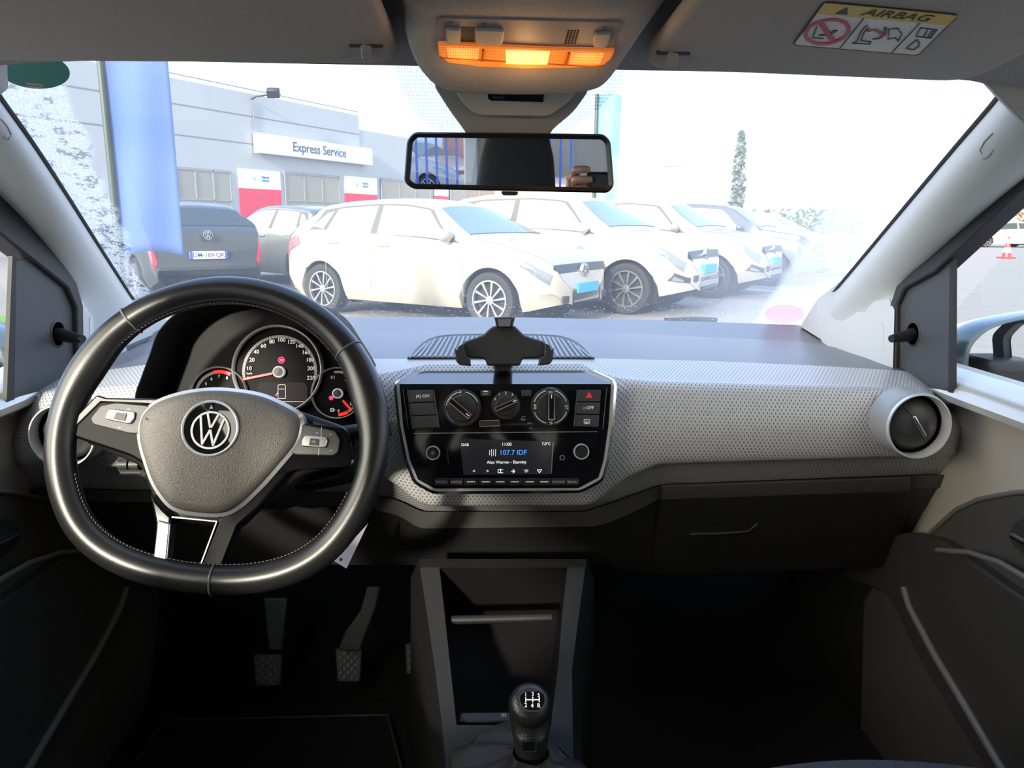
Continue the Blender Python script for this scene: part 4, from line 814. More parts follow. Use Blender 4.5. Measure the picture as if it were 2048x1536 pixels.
for i in range(4):
    for j in range(6):
        c = FL.uv(1137+i*6.3-j*1.3, 60+j*4.8); mic.append(lathe_d(FL, c, [(.0011, .0008), (.001, .0014), (.0001, .0014)], 8))
mk('microphone_grille', *join(mic), dark_ink, oc)
mk('lamp_icons', *join([bar_d(FL, a, b, .0007, .0008, .0014) for a, b in (((897, 42), (906, 43)), ((964, 45), (972, 45)), ((964, 48), (972, 48)), ((1204, 52), (1214, 52)))]), M('icon_brown', (.15, .1, .08), .6), oc)
# sensor cover and mirror
mr = thing('rear_view_mirror', PY(1018, 300, .80), 'black framed rear-view mirror hanging at the top of the windscreen', 'mirror')
FM0 = F(PY(1020, 215, .80), (1, 0, 0), V((0, -.25, 1)))
sh = [(868, 165), (1170, 165), (1180, 182), (1150, 225), (1105, 262), (1095, 285), (940, 285), (928, 262), (900, 225), (870, 178)]
prism('mount_cover', FM0, sh, -.05, -.006, M('mount_grey', (.30, .30, .29), .6), mr, r=.01, bev=.012, seg=4)
mc = prism('sensor_cover', FM0, [(905, 172), (1160, 172), (1140, 200), (1098, 233), (950, 230), (925, 205)], -.03, .004, tan_m, mr, r=.008, bev=.008, seg=4)
dp = prism('status_display', FM0, [(975, 180), (1087, 184), (1085, 203), (1078, 203), (982, 200), (976, 196)], .003, .0052, M('status_glass', (.008, .01, .015), .15), mr)
lettering('display_text', FM0, [('PASSENGER', 994, 186.5, 4.5), ('AIR BAG', 996, 194, 4.5)], M('dim_ink', (.09, .09, .09), .5), dp, .0054)
mo = PY(1018, 325, .795); nrm_ = V((-.164, -.985, -.047)).normalized(); uu = V((nrm_.y*-1, nrm_.x, 0)).normalized()
FMi = F(mo, uu, nrm_.cross(uu)); 
if FMi.n.dot(nrm_) < 0: FMi = F(mo, uu, -FMi.v)
mq = [(829, 264), (1207, 268), (1221, 282), (1228, 372), (1216, 386), (826, 378), (809, 364), (815, 280)]
mu = [tuple(q) for q in rpoly(ccw([FMi.uv(*p) for p in mq]), .012, 5)]; cM = FMi.uv(1018, 325)
mk('mirror_housing', *grid([[FMi.w(*p, -.03) for p in sc_loop(mu, cM, .6)], [FMi.w(*p, -.026) for p in sc_loop(mu, cM, .9)], [FMi.w(*p, -.010) for p in mu], [FMi.w(*p, .002) for p in mu], [FMi.w(*p, .004) for p in inset_loop(mu, .0018)], [FMi.w(*p, .002) for p in inset_loop(mu, .0052)], [FMi.w(*p, -.004) for p in inset_loop(mu, .0056)]], close=True), M('mirror_frame', (.012, .012, .013), .35), mr, sharp=40)
gi = inset_loop(mu, .005); mk('mirror_glass', [FMi.w(*p, .0) for p in gi]+[FMi.w(*p, -.003) for p in gi], [tuple(range(len(gi))), tuple(range(len(gi), 2*len(gi)))[::-1]], M('mirror_silver', (.86, .87, .87), .012, 1), mr, sharp=20)
prism('dimming_tab', FMi, [(1002, 382), (1036, 383), (1034, 391), (1006, 391)], -.008, .003, black_m, mr, r=.002, bev=.001)
# stickers on glass
def glass_sticker(nm, px, mat, lab, cat, hh=.004):
    s = prism(nm, WS, px, hh, hh+.0006, mat, None); tag(s, lab, cat); return s
ovl = [(69+72*math.cos(R(a)), 134+36*math.sin(R(a))+6*math.cos(R(a))) for a in range(0, 360, 10)]
gs = glass_sticker('windscreen_sticker', ovl, M('sticker_green', (.03, .26, .20), .5), 'dark green oval sticker in the upper left corner of the windscreen', 'sticker')
stick_tr = M('sticker_cream', (.5, .45, .33), .5)
mk('sticker_print', *join([bar_d(WS, (54, 159), (88, 163), .003, .0044, .0050), bar_d(WS, (54, 165), (86, 168), .003, .0044, .0050)]), stick_tr, gs)
def see(nm, col, a):
    m, nt, L, out, b = glass(nm, (.9, .93, .9)); t = nt.nodes.new('ShaderNodeBsdfTranslucent'); t.inputs[0].default_value = (*col, 1); x = nt.nodes.new('ShaderNodeMixShader'); x.inputs[0].default_value = a
    L.new(b.outputs[0], x.inputs[1]); L.new(t.outputs[0], x.inputs[2]); L.new(x.outputs[0], out.inputs[0]); return m
glass_sticker('windscreen_sticker', [(1568+40*math.cos(R(a)), 624+18*math.sin(R(a))) for a in range(0, 360, 12)], see('sticker_pink', (.95, .62, .70), .5), 'faded pink oval sticker at the lower right corner of the windscreen', 'sticker')
glass_sticker('windscreen_sticker', [(1590, 543), (1650, 541), (1644, 566), (1586, 568)], see('sticker_rose', (.9, .75, .75), .45), 'faded pinkish rectangular sticker above the pink oval one', 'sticker')
# edge seal along the windscreen sides
for s_, L_, lab in ((1, r_in, 'passenger'), (-1, l_in, 'driver')):
    q = [WS.p(p.x, p.y)+V((0, -.01, -.004)) for p in spl([V((*p, 0)) for p in L_[1:]], 4, False)]; struct(tube('trim_%d' % (7 if s_ > 0 else 8), q, .0035, dark_ink, None, n=6), 'black glass seal along the windscreen on the %s side' % lab)
# ================================================================ DOORS AND SIDES
frame_m = M('door_frame_black', (.022, .022, .023), .5, bump=(700, .2))
def side(s, idx):
    who = 'passenger' if s > 0 else 'driver'
    d = thing('door_%d' % idx, (s*.68, .5, .5), who+' door with black pocket and pale painted upper panel', 'door', kind='structure'); del d['category']
    X0 = s*.665
    if s > 0: poly = [(1883, 545), (2048, 391), (2400, 85), (2400, -40), (2048, 365), (1975, 425), (1883, 500), (1806, 572), (1793, 610), (1790, 760), (1804, 760), (1806, 612), (1822, 578)]
    else: poly = [(50, 520), (0, 482), (-300, 230), (-300, 130), (0, 402), (40, 442), (92, 500), (138, 565), (152, 612), (154, 740), (142, 740), (138, 615), (120, 575)]
    fx = F((X0, 1, 1), (0, -s*1, 0), (0, 0, 1))
    prism('window_frame', fx, poly, -.02, .012, frame_m, d, bev=.003)
    if s > 0: sl = [(1791, 610), (1812, 566), (1860, 532), (1890, 520), (1907, 515), (1905, 810), (1791, 770)]
    else: sl = [(52, 515), (70, 512), (105, 535), (135, 580), (150, 612), (153, 770), (15, 830), (22, 520)]
    sp_ = prism('mirror_sail_panel', fx, sl, -.001, .004, sail_m, d, bev=.002)
    if s > 0: kx, ky = 1831, 668; sg = 1
    else: kx, ky = 110, 668; sg = -1
    c = fx.uv(kx, ky); ks = fx.k(kx, ky); lathe('adjuster_boss', fx, c, [(.021, .003), (.020, .0055), (.0185, .006), (.0175, .004), (.0001, .004)], sail_m, sp_, n=32)
    q = fx.w(*c, .004); tube('mirror_adjuster', [q, q+V((-s*.02, -.004, -.004)), q+V((-s*.042, -.012, -.006))], [.010, .009, .006], black_m, sp_, n=14)
    bar = [(1905, 520), (1913, 514), (1912, 800), (1902, 800)] if s > 0 else [(26, 515), (18, 512), (5, 830), (22, 830)]
    prism('glass_channel', fx, bar, -.001, .0045, dark_ink, d)
    # inner skin: lofted in X
    yb = [1.12, 1.0, .8, .5, .2, 0, -.2]
    rows = []
    for y in [1.22, 1.13, 1.03, .95, .85, .7, .5, .3, .1, -.1]:
        f = min(1, max(0, (1.16-y)/.1)); 
        rows.append([V((s*(x), y, z)) for x, z in ((.71, .955), (.695, .95), (.668-.005*f, .935), (.668-.008*f, .915), (.690, .905), (.695, .86), (.690, .74), (.68, .62), (.665, .5), (.66, .40), (.67, .29))])
    sk = mk('door_skin', *grid(dense([list(r) for r in zip(*rows)], 2)), paint_in, d, sharp=35)
    # dark lower lining with pocket: outline traced where the photograph shows it
    fl = F((s*.668, .9, .6), (0, -s, 0), (0, 0, 1))
    if s > 0: ln_ = [(1760, 1165), (1800, 1120), (1880, 1062), (1930, 1018), (1975, 998), (2048, 985), (2500, 960), (3600, 1500), (3600, 2300), (1990, 2300), (1730, 1540), (1738, 1200)]
    else: ln_ = [(300, 1165), (260, 1120), (180, 1062), (120, 1018), (80, 998), (0, 985), (-450, 960), (-1600, 1500), (-1600, 2300), (70, 2300), (270, 1540), (310, 1200)]
    lin = prism('door_lining', fl, ln_, -.02, .012, M('door_lining_plastic', (.06, .056, .05), .42, bump=(700, .25)), d, bev=.006, seg=3)
    ed = [p for p in ln_[:7]]
    tube('lining_edge', [fl.p(x, y, .012) for x, y in ed], .0035, M('lining_edge_plastic', (.13, .122, .11), .35), d, n=8)  # paler edge colour stands in for highlights along the door lining
    X1 = s*.64; mir = (lambda x: x) if s > 0 else (lambda x: 2060-x)
    fa = F((s*.656, .9, .6), (0, -s, 0), (0, 0, 1))
    prism('pocket_wall', fa, [(mir(x), y) for x, y in ((1700, 1150), (1822, 1062), (1900, 1075), (2048, 1180), (2500, 1450), (2700, 1700), (2100, 1700), (1960, 1480), (1850, 1300), (1800, 1190))], -.01, .018, M('door_pocket_plastic', (.035, .033, .03), .45, bump=(700, .2)), d, r=.03, bev=.006, seg=3)
    tube('pocket_rim', [PX(mir(x), y, s*.637) for x, y in ((1808, 1175), (1820, 1215), (1870, 1310), (1930, 1410), (2000, 1530), (2080, 1660))], .006, M('lining_edge_plastic', (.13, .122, .11)), d, n=10)
    tube('armrest_edge', [PX(mir(x), y, s*.632) for x, y in ((1875, 1100), (1940, 1105), (2000, 1125), (2060, 1160), (2300, 1330))], .004, M('lining_edge_plastic', (.07,)*3), d, n=8)
    h = prism('handle_recess', F((s*.655, .9, .6), (0, -s, 0), (0, 0, 1)), [(mir(x), y) for x, y in ((2022, 1072), (2030, 1048), (2050, 1036), (2160, 1060), (2180, 1110), (2100, 1150), (2030, 1090))], -.004, .003, dark_ink, d, r=.008)
    tube('door_handle', [PX(mir(2026), 1072, s*.648), PX(mir(2048), 1084, s*.646), PX(mir(2150), 1125, s*.645)], .005, chrome_m, h, n=10)
    for a, b, c, e in ((1.6, .0, 'x', 0),): pass
    # outer body side below the belt and rear quarter
    struct(mk('wall_%s' % ('right' if s > 0 else 'left'), *join([box_d((s*.735, .0, .60), (.05, 3.0, .70)), box_d((s*.70, -.13, 1.18), (.06, .14, .50)), box_d((s*.70, -1.30, 1.18), (.06, .40, .50)), box_d((s*.70, -.7, .99), (.06, 1.2, .10)), box_d((s*.70, -.35, 1.40), (.07, 2.3, .09))]), pillar_m, bev=.01), 'body side with door opening and rear quarter, %s side' % who)
    gl1 = struct(mk('window_%d' % (2 if s < 0 else 3), [V((s*.69, 1.22, .93)), V((s*.69, .0, .93)), V((s*.66, .0, 1.40)), V((s*.66, .70, 1.40))], [(0, 1, 2, 3)], sg_m), who+' door glass')
    struct(mk('window_%d' % (4 if s < 0 else 5), [V((s*.69, -.2, 1.02)), V((s*.69, -1.12, 1.02)), V((s*.66, -1.12, 1.38)), V((s*.66, -.2, 1.38))], [(0, 1, 2, 3)], sg_m), 'rear side glass on the %s side' % who)
    return d
side(1, 2); side(-1, 1)
for s_ in (1, -1): struct(mk('wall_front.%03d' % (1 if s_ > 0 else 2), *box_d((s_*.70, 1.33, .62), (.08, .34, .66)), lower_m, bev=.01), 'dark kick panel beside the footwell, %s side' % ('passenger' if s_ > 0 else 'driver'))
# rear of the cabin, seen in the mirror
struct(mk('wall_back', *join([box_d((0, -1.5, .68), (1.44, .06, .80)), box_d((0, -1.5, 1.385), (1.3, .06, .05)), box_d((-.62, -1.5, 1.22), (.16, .06, .34)), box_d((.62, -1.5, 1.22), (.16, .06, .34))]), pillar_m), 'tailgate below and around the rear window')
struct(mk('window_6', [V((-.56, -1.5, 1.07)), V((.56, -1.5, 1.07)), V((.56, -1.5, 1.37)), V((-.56, -1.5, 1.37))], [(0, 1, 2, 3)], sg_m), 'rear window glass')
# ================================================================ SEATS
def seat(s, lab):
    t = thing('front_seat', (s*.33, .1, .3), lab, 'car seat', 'front seats')
    rows = []
    for y, z, w in ((-.24, .60, .22), (-.1, .585, .235), (.2, .59, .24), (.42, .615, .24), (.56, .625, .235), (.64, .618, .22), (.675, .58, .20), (.67, .48, .19)):
        rows.append([V((s*.34+w*x, y-.06*abs(x)**2*(y > .5), z+.035*abs(x)**3*(1 if y < .6 else .3)-(.10 if abs(x) > .97 else 0))) for x in [-1+2*i/16 for i in range(17)]])
    mk('seat_cushion', *grid(dense([list(r) for r in zip(*rows)], 3)), fabric_m, t, solid=.02, sharp=60)
    rows = []
    for k, (y, z, w, th) in enumerate(((-.20, .58, .22, .10), (-.23, .75, .235, .11), (-.28, .92, .235, .10), (-.32, 1.02, .16, .09), (-.35, 1.10, .112, .08), (-.365, 1.16, .106, .08), (-.375, 1.22, .098, .075), (-.38, 1.265, .085, .06), (-.385, 1.285, .06, .04), (-.387, 1.305, .02, .02))):
        rows.append([V((s*.34+w*math.copysign(abs(math.cos(a))**.6, math.cos(a)), y-.05+th*.5*math.copysign(abs(math.sin(a))**.8, math.sin(a)), z)) for a in [2*math.pi*i/32 for i in range(32)]])
    mk('backrest', *grid(dense([list(r) for r in zip(*rows)], 3), close=False), fabric_m, t, sharp=0)
    box('seat_base', (s*.34, .22, .42), (.36, .56, .25), black_m, t, bev=.03)
    return t
seat(1, 'grey woven front seat whose cushion edge shows at the bottom of the picture')
seat(-1, 'dark front seat with integrated headrest, seen in the rear-view mirror')
rb = thing('rear_bench', (0, -1.0, .3), 'dark rear bench with headrest seen at the right of the mirror', 'bench seat')
box('bench_cushion', (0, -.92, .46), (1.2, .42, .34), fabric_m, rb, bev=.05); box('bench_backrest', (0, -1.22, .76), (1.2, .14, .50), fabric_m, rb, bev=.05)
for x in (.30,): box('headrest', (x, -1.24, 1.08), (.25, .10, .15), fabric_m, rb, bev=.04)
# ================================================================ PERSON WITH THE CAMERA
skin_m = M('skin', (.62, .33, .23), .45, bump=(200, .1)); coat_m = M('dark_coat', (.03, .032, .04), .85, bump=(200, .4))
pe = thing('person', (.10, -.86, .61), 'person in dark coat holding a small camera, glimpsed in the mirror', 'person')
def skinmesh(nm, pts, edges, rad, mat, par, root=0, sub=2):
    lo = V(pts[root]); me = bpy.data.meshes.new(nm); me.from_pydata([V(p)-lo for p in pts], edges, []); me.materials.append(mat)
    o = bpy.data.objects.new(nm, me); link(o, par); o.location = lo-wl(par)
    md = o.modifiers.new('k', 'SKIN'); md.use_smooth_shade = True
    if not me.skin_vertices: me.skin_vertices.new() if hasattr(me.skin_vertices, 'new') else None
    for i, r in enumerate(rad): me.skin_vertices[0].data[i].radius = r if isinstance(r, tuple) else (r, r)
    me.skin_vertices[0].data[root].use_root = True
    ms = o.modifiers.new('s', 'SUBSURF'); ms.levels = sub; ms.render_levels = sub; return o
def skin_try():
    px0, py0 = .0, -.86
    P = [(px0, py0, .77), (px0, py0+.03, .90), (px0-.01, py0+.12, 1.04), (px0-.02, py0+.20, 1.12), (px0-.025, py0+.235, 1.165)]
    rd = [(.16, .12), (.15, .11), (.16, .10), (.08, .07), (.045, .045)]
    E_ = [(0, 1), (1, 2), (2, 3), (3, 4)]
    def arm(sh, el, wr):
        i = len(P); P.extend([sh, el, wr]); rd.extend([.058, .045, .034]); E_.extend([(2, i), (i, i+1), (i+1, i+2)])
    arm((-.16, -.70, 1.08), (-.17, -.52, 1.11), (-.115, -.20, 1.13)); arm((.16, -.70, 1.08), (.15, -.52, 1.10), (.06, -.20, 1.12))
    i = len(P); P.extend([(px0-.10, py0+.30, .74), (px0+.10, py0+.30, .74)]); rd.extend([.085, .085]); E_.extend([(0, i), (0, i+1)])
    body = skinmesh('coat', P, E_, rd, coat_m, pe)
    # head
    hc = V((-.03, -.60, 1.235)); rows = []
    for k in range(13):
        a = -math.pi/2+math.pi*k/12; z = math.sin(a)*.115; rr = math.cos(a)**.85 if 0 < k < 12 else 0
        row = []
        for j in range(24):
            b = 2*math.pi*j/24; x = .074*rr*math.cos(b); y = .092*rr*math.sin(b)
            if z < -.03: x *= 1-.35*(-z-.03)/.085; y = y*(1-.25*(-z-.03)/.085)
            if math.sin(b) > .95 and -.035 < z < .02: y += .018*(1-abs(z+.015)/.04)
            if .45 < math.sin(b) < .97 and 0 < z < .035: y -= .006
            row.append(hc+V((x, y, z)))
        rows.append(row)
    hd = mk('head', *grid(rows, close=True), skin_m, pe, sharp=0, sub=1)
    for sx in (-1, 1):
        ell('ear', hc+V((sx*.076, -.005, -.005)), (.008, .018, .03), skin_m, hd); ell('eye', hc+V((sx*.03, .079, .012)), (.012, .008, .007), M('eye_white', (.7, .7, .7), .2), hd)
    ell('mouth', hc+V((0, .078, -.055)), (.022, .008, .005), M('lip', (.45, .15, .12), .5), hd)
    hr = []
    for k in range(9):
        a = math.pi/2*k/8; hr.append([hc+V((.080*math.cos(a)*math.cos(2*math.pi*j/24), -.012+.094*math.cos(a)*math.sin(2*math.pi*j/24)*(1 if math.sin(2*math.pi*j/24) < 0 else .93), .035+.088*math.sin(a))) for j in range(24)])
    mk('hair', *grid(hr, close=True), M('hair_dark', (.03, .022, .018), .7), hd, sharp=0, solid=.004)
    # hands, five fingers each, closed on the camera body
    for sx, wr, cx in ((-1, V((-.115, -.20, 1.13)), -.042-.05), (1, V((.06, -.20, 1.12)), -.042+.05)):
        P2 = [tuple(wr)]; r2 = [.026]; e2 = []
        palm = V((cx+sx*.028, -.095, 1.155)); P2.append(tuple(wr.lerp(palm, .55))); r2.append((.030, .022)); P2.append(tuple(palm)); r2.append((.036, .018)); e2 += [(0, 1), (1, 2)]
        for q in range(4):
            b = V((cx+sx*.020, -.075, 1.187-.019*q)); k1 = V((cx+sx*.014, -.040, 1.198-.020*q)); k2 = V((cx-sx*.010, -.024, 1.200-.020*q)); k3 = V((cx-sx*(.028-.004*abs(q-1)), -.026, 1.199-.0195*q))
            i = len(P2); P2 += [tuple(b), tuple(k1), tuple(k2), tuple(k3)]; r2 += [.0098, .009, .0082, .007]; e2 += [(2, i), (i, i+1), (i+1, i+2), (i+2, i+3)]
        i = len(P2); P2 += [(cx+sx*.012, -.105, 1.14), (cx-sx*.004, -.09, 1.152), (cx-sx*.020, -.084, 1.16)]; r2 += [.013, .011, .009]; e2 += [(2, i), (i, i+1), (i+1, i+2)]
        skinmesh('hand', P2, e2, r2, skin_m, pe)
try: skin_try()
except Exception as ex: print('PERSON', ex)
pc_ = box('compact_camera', (-.042, -.056, 1.168), (.080, .026, .052), M('camera_body', (.03, .03, .032), .35), None, bev=.006); tag(pc_, 'small dark camera held by the person, reflected in the mirror', 'camera')
# ================================================================ CARS OUTSIDE
def paint(nm, c, met=.0, r=.28): return M(nm, c, r, met, coat=.6)
dark_glass = M('car_glass', (.03, .045, .05), .06, spec=.9); blue_glass = M('car_windscreen', (.10, .17, .20), .06, spec=1); tyre_m = M('tyre', (.02, .02, .021), .7); rim_m = M('alloy', (.55, .55, .57), .25, .9)
clear_side = M('bright_side_glass', (.30, .30, .28), .15, spec=.6)
plate_blue = M('plate_cover_blue', (.03, .38, .75), .4); plate_white = M('plate_white', (.8, .8, .8), .5); tail_m = M('tail_lamp', (.65, .02, .04), .15, coat=.5); tailp_m = M('tail_lamp_pink', (.8, .12, .16), .15, coat=.5); lampm = M('head_lamp', (.20, .24, .28), .08, .3, coat=1); well_m = M('wheel_well', (.006,)*3, .9)
HATCH = dict(L=4.05, W=1.75, top=[(0, .46), (.03, .60), (.06, .92), (.12, 1.0), (.22, 1.06), (.50, 1.33), (.62, 1.385), (1.0, 1.43), (1.6, 1.455), (2.0, 1.44), (2.32, 1.39), (2.95, 1.06), (3.05, 1.00), (3.45, .93), (3.75, .85), (3.92, .76), (4.0, .62), (4.03, .52), (4.05, .42)], belt=[(0, .9), (.3, .985), (1.5, .945), (2.9, .91), (3.2, .88), (3.7, .78), (4.05, .6)], rw=.72, fw=3.26, r=.315, z0=.20)
SUV = dict(L=4.15, W=1.78, top=[(0, .5), (.03, .66), (.06, 1.0), (.12, 1.08), (.2, 1.14), (.42, 1.46), (.55, 1.52), (1.0, 1.57), (1.8, 1.58), (2.2, 1.55), (2.45, 1.50), (3.0, 1.16), (3.12, 1.08), (3.5, 1.03), (3.85, .97), (4.03, .86), (4.1, .72), (4.13, .6), (4.15, .48)], belt=[(0, 1.0), (.3, 1.06), (1.5, 1.02), (3.0, .99), (3.3, .96), (3.8, .88), (4.15, .66)], rw=.78, fw=3.32, r=.335, z0=.25)
def car(nm, pos, heading, pm, spec, lab, cat='car', grp='parked cars', roof_m=None, plate='blue', spokes=10, rim=None, hatchlook='', plate_text=None, lowdet=False):
    """heading: degrees, direction of the nose measured from +x; pos = rear left... centre of the rear axle on the ground"""
    S_ = spec; L_, W2 = S_['L'], S_['W']/2
    t = thing(nm, (pos[0], pos[1], 0), lab, cat, grp)
    rot = Matrix.Rotation(R(heading), 3, 'Z'); org = V((pos[0], pos[1], 0))
    def G(p): return org+rot @ V((p[0]-S_['rw'], p[1], p[2]))
    def wid(s): return W2*itp([(0, .80), (.05, .88), (.25, .95), (.7, .99), (1.2, 1), (3.0, 1), (L_-.65, .98), (L_-.35, .93), (L_-.2, .86), (L_-.1, .77), (L_-.04, .64), (L_-.01, .5), (L_, .42)], s)
    ar = S_['r']+.055
    def sec(s, clampw=True):
        w = wid(s); tp = sm(S_['top'], s, .03); bl = min(itp(S_['belt'], s), tp-.015); g = tp-bl; k = min(1, g/.3); z0 = S_['z0']+.12*max(0, 1-s/.3)+.10*max(0, 1-(L_-s)/.4)
        z0 = min(z0, tp-.1); za = 0
        for c in (S_['rw'], S_['fw']):
            if abs(s-c) < ar: za = max(za, S_['r']+math.sqrt(ar*ar-(s-c)**2))
        P = [(w*.9, z0), (w*.985, z0+.14), (w, bl*.62), (w*.985, bl-.06), (w*.955-.01, bl+.02*k), (w*(.955-.26*k*min(1, g/.45)), tp-.075*k), (w*(.90-.33*k*min(1, g/.45))-.04*k, tp-.022*k), (0, tp)]
        if clampw: P = [(y, max(z, min(za, bl-.05)) if i < 4 else z) for i, (y, z) in enumerate(P)]
        return P
    def Sf(s, v, side=1, c=True):
        P = sec(s, c); i = int(min(6, max(0, math.floor(v)))); f = v-i
        g = lambda j: V((P[max(0, min(7, j))][0], P[max(0, min(7, j))][1])) if j <= 7 else V((-P[14-j][0], P[14-j][1]))
        if i in (3, 4): q = g(i).lerp(g(i+1), f)
        else: q = cr(g(i-1) if i else g(0), g(i), g(i+1), g(i+2), f)
        return V((s, side*q.x, q.y))
    ss = [0, .02, .04, .06, .09, .12, .17]+[.22+.055*i for i in range(int((L_-.42)/.055))]+[L_-.18, L_-.12, L_-.08, L_-.05, L_-.03, L_-.01, L_]
    vv = [0, .5, 1, 1.5, 2, 2.5, 3, 3.5, 4, 4.5, 5, 5.5, 6, 6.4, 6.8, 7]
    rows = [[G(Sf(s, v, 1)) for v in vv]+[G(Sf(s, v, -1)) for v in vv[-2::-1]] for s in ss]
    v_, f_ = grid(rows); m = len(rows[0]); f_ += [tuple(range(m)), tuple(range(len(v_)-m, len(v_)))[::-1]]
    bd = mk('body', v_, f_, [pm, roof_m or pm], t, sharp=40)
    if roof_m:
        for pl in bd.data.polygons:
            if len(pl.vertices) == 4 and pl.index < (len(ss)-1)*(m-1):
                i, j = divmod(pl.index, m-1); j = min(j, m-2-j)
                if j >= 10 and .3 < ss[i] < 2.6: pl.material_index = 1
    def patch(name, cs, mat, side=1, off=.006, nu=8, nv=5, par=None):
        """cs: four (s, v) corners"""
        rr = []
        for a in range(nv+1):
            row = []
            for b in range(nu+1):
                u_, w_ = b/nu, a/nv
                s = (cs[0][0]*(1-u_)+cs[1][0]*u_)*(1-w_)+(cs[3][0]*(1-u_)+cs[2][0]*u_)*w_; v = (cs[0][1]*(1-u_)+cs[1][1]*u_)*(1-w_)+(cs[3][1]*(1-u_)+cs[2][1]*u_)*w_
                p = Sf(s, v, side, False); ds = Sf(min(L_, s+.02), v, side, False)-Sf(max(0, s-.02), v, side, False); dv = Sf(s, min(7, v+.05), side, False)-Sf(s, max(0, v-.05), side, False)
                n = ds.cross(dv)*-side; n = n.normalized() if n.length > 1e-9 else V((0, 0, 1)); row.append(G(p+n*off))
            rr.append(row)
        return mk(name, *grid(rr), mat, par or t, solid=0, sharp=60)
    def cross(name, s0, s1, w0, w1, mat, off=.006, nv=6, par=None, vmin=None):
        rr = []
        for a in range(nv+1):
            q = a/nv; s = lerp(s0, s1, q); w = lerp(w0, w1, q); row = []
            for b in range(17):
                x = -1+b/8; v = 7-abs(x)*w; p = Sf(s, v, 1 if x >= 0 else -1, False); ds = Sf(min(L_, s+.02), v, 1 if x >= 0 else -1, False)-Sf(max(0, s-.02), v, 1 if x >= 0 else -1, False)
                n = V((-ds.z, 0, ds.x)).normalized(); n = -n if n.z < 0 else n; row.append(G(p+n*off))
            rr.append(row)
        return mk(name, *grid(rr), mat, par or t, sharp=60)
    tops = S_['top']; rs_ = tops[9 if len(tops) > 9 else 8]
    ws0, ws1 = (2.40, 2.98) if spec is HATCH else (2.50, 3.04)
    cross('windscreen', ws0, ws1, 1.35, 1.9, blue_glass)
    cross('rear_window', .24 if spec is HATCH else .21, .50 if spec is HATCH else .42, 1.7, 1.35, dark_glass)
    sgm = clear_side if hatchlook == 'bright' else dark_glass
    for sd in (1, -1):
        patch('side_window', [(1.62, 4.12), (2.78, 4.12), (2.30, 4.93), (1.60, 4.93)], sgm, sd); patch('side_window', [(.78, 4.15), (1.52, 4.12), (1.52, 4.93), (.86, 4.9)], sgm, sd)
        patch('quarter_window', [(.50, 4.35), (.72, 4.2), (.80, 4.85), (.70, 4.8)], sgm, sd, nu=3)
        if not lowdet:
            patch('window_trim', [(.47, 4.2), (2.86, 4.05), (2.34, 4.99), (.62, 4.97)], M('window_trim_grey', (.10, .10, .095), .5), sd, .0035, 24, 6)
            for s0 in (1.56, .82, 2.92): patch('door_seam', [(s0, 1), (s0+.008, 1), (s0+.008, 4), (s0, 4)], M('seam_grey', (.2, .2, .19), .6), sd, .002, 1, 14)
            for s0 in (1.75, .95):
                p = Sf(s0, 3.05, sd, False); h = mk('door_handle', *box_d((0, 0, 0), (.18, .03, .03)), M('handle_trim', (.45, .45, .42), .3), t, bev=.01); h.location = G(p+V((0, sd*.012, 0)))-wl(t); h.rotation_euler.z = R(heading)
        p = Sf(2.72, 4.1, sd, False)+V((0, sd*.10, .06)); ell('wing_mirror', G(p), (.07, .11, .075), pm, t, rot=rot.copy())
        patch('headlight', [(L_-.66, 3.05), (L_-.12, 2.5), (L_-.10, 3.25), (L_-.52, 3.6)], lampm, sd, .008)
        patch('tail_light', [(.02, 2.6), (.34, 2.75), (.26, 4.0), (.02, 4.0)], tailp_m if hatchlook == 'bright' else tail_m, sd, .010)
    # nose
    nz_ = .62 if spec is HATCH else .76
    cross('grille', L_-.105, L_-.06, 2.9, 3.1, M('grille_black', (.02,)*3, .4), .008)
    gx = L_+.003
    def s_at(z):
        for i in range(200):
            s = L_-.4+.4*i/199
            if sm(S_['top'], s, .03) < z: return s
        return L_
    FN = F(G((s_at(nz_)+.012, 0, nz_)), rot @ V((0, 1, 0)), V((0, 0, 1)));  FN.n = rot @ V((1, 0, 0))
    FP_ = F(G((L_+.012, 0, nz_-.17)), rot @ V((0, 1, 0)), V((0, 0, 1)));  FP_.n = rot @ V((1, 0, 0))
    FB = F(G((-.012, 0, .78)), rot @ V((0, -1, 0)), V((0, 0, 1))); FB.n = rot @ V((-1, 0, 0))
    def slab(name, fr, x0, x1, z0, z1, h, mat, par=t): return mk(name, *prism_d([fr.w(a, b, -.05) for a, b in ((x0, z0), (x1, z0), (x1, z1), (x0, z1))], [fr.w(a, b, h) for a, b in ((x0, z0), (x1, z0), (x1, z1), (x0, z1))]), mat, par, bev=.004)
    pl_ = slab('number_plate', FP_, -.26, .26, -.055, .055, .012, plate_blue)
    em = mk('badge', *emblem(FN, (0, .02), .075, -.02, .02, 0, .12), chrome_m, t)
    lg = slab('lower_grille', FP_, -.55, .55, -.15, -.07, -.02, M('grille_black', (.02,)*3, .4))
    if spec is SUV: slab('skid_plate', FP_, -.45, .45, -.22, -.15, -.01, rim_m)
    rp = slab('number_plate', FB, -.26, .26, -.17, -.06, .012, plate_white)
    if plate_text: mk('plate_text', *textmesh([(plate_text, FB.w(0.0, -.115, .0135), FB.u, FB.v, .062)], .001), M('plate_ink', (.03, .03, .12), .5), rp, sharp=0); slab('plate_band', FB, -.26, -.22, -.17, -.06, .0135, M('plate_band_blue', (.05, .1, .5)), rp); slab('plate_band', FB, .22, .26, -.17, -.06, .0135, M('plate_band_blue', (.05, .1, .5)), rp)
    mk('badge', *emblem(FB, (0, .17), .065, -.06, .03, 0, .12), chrome_m, t)
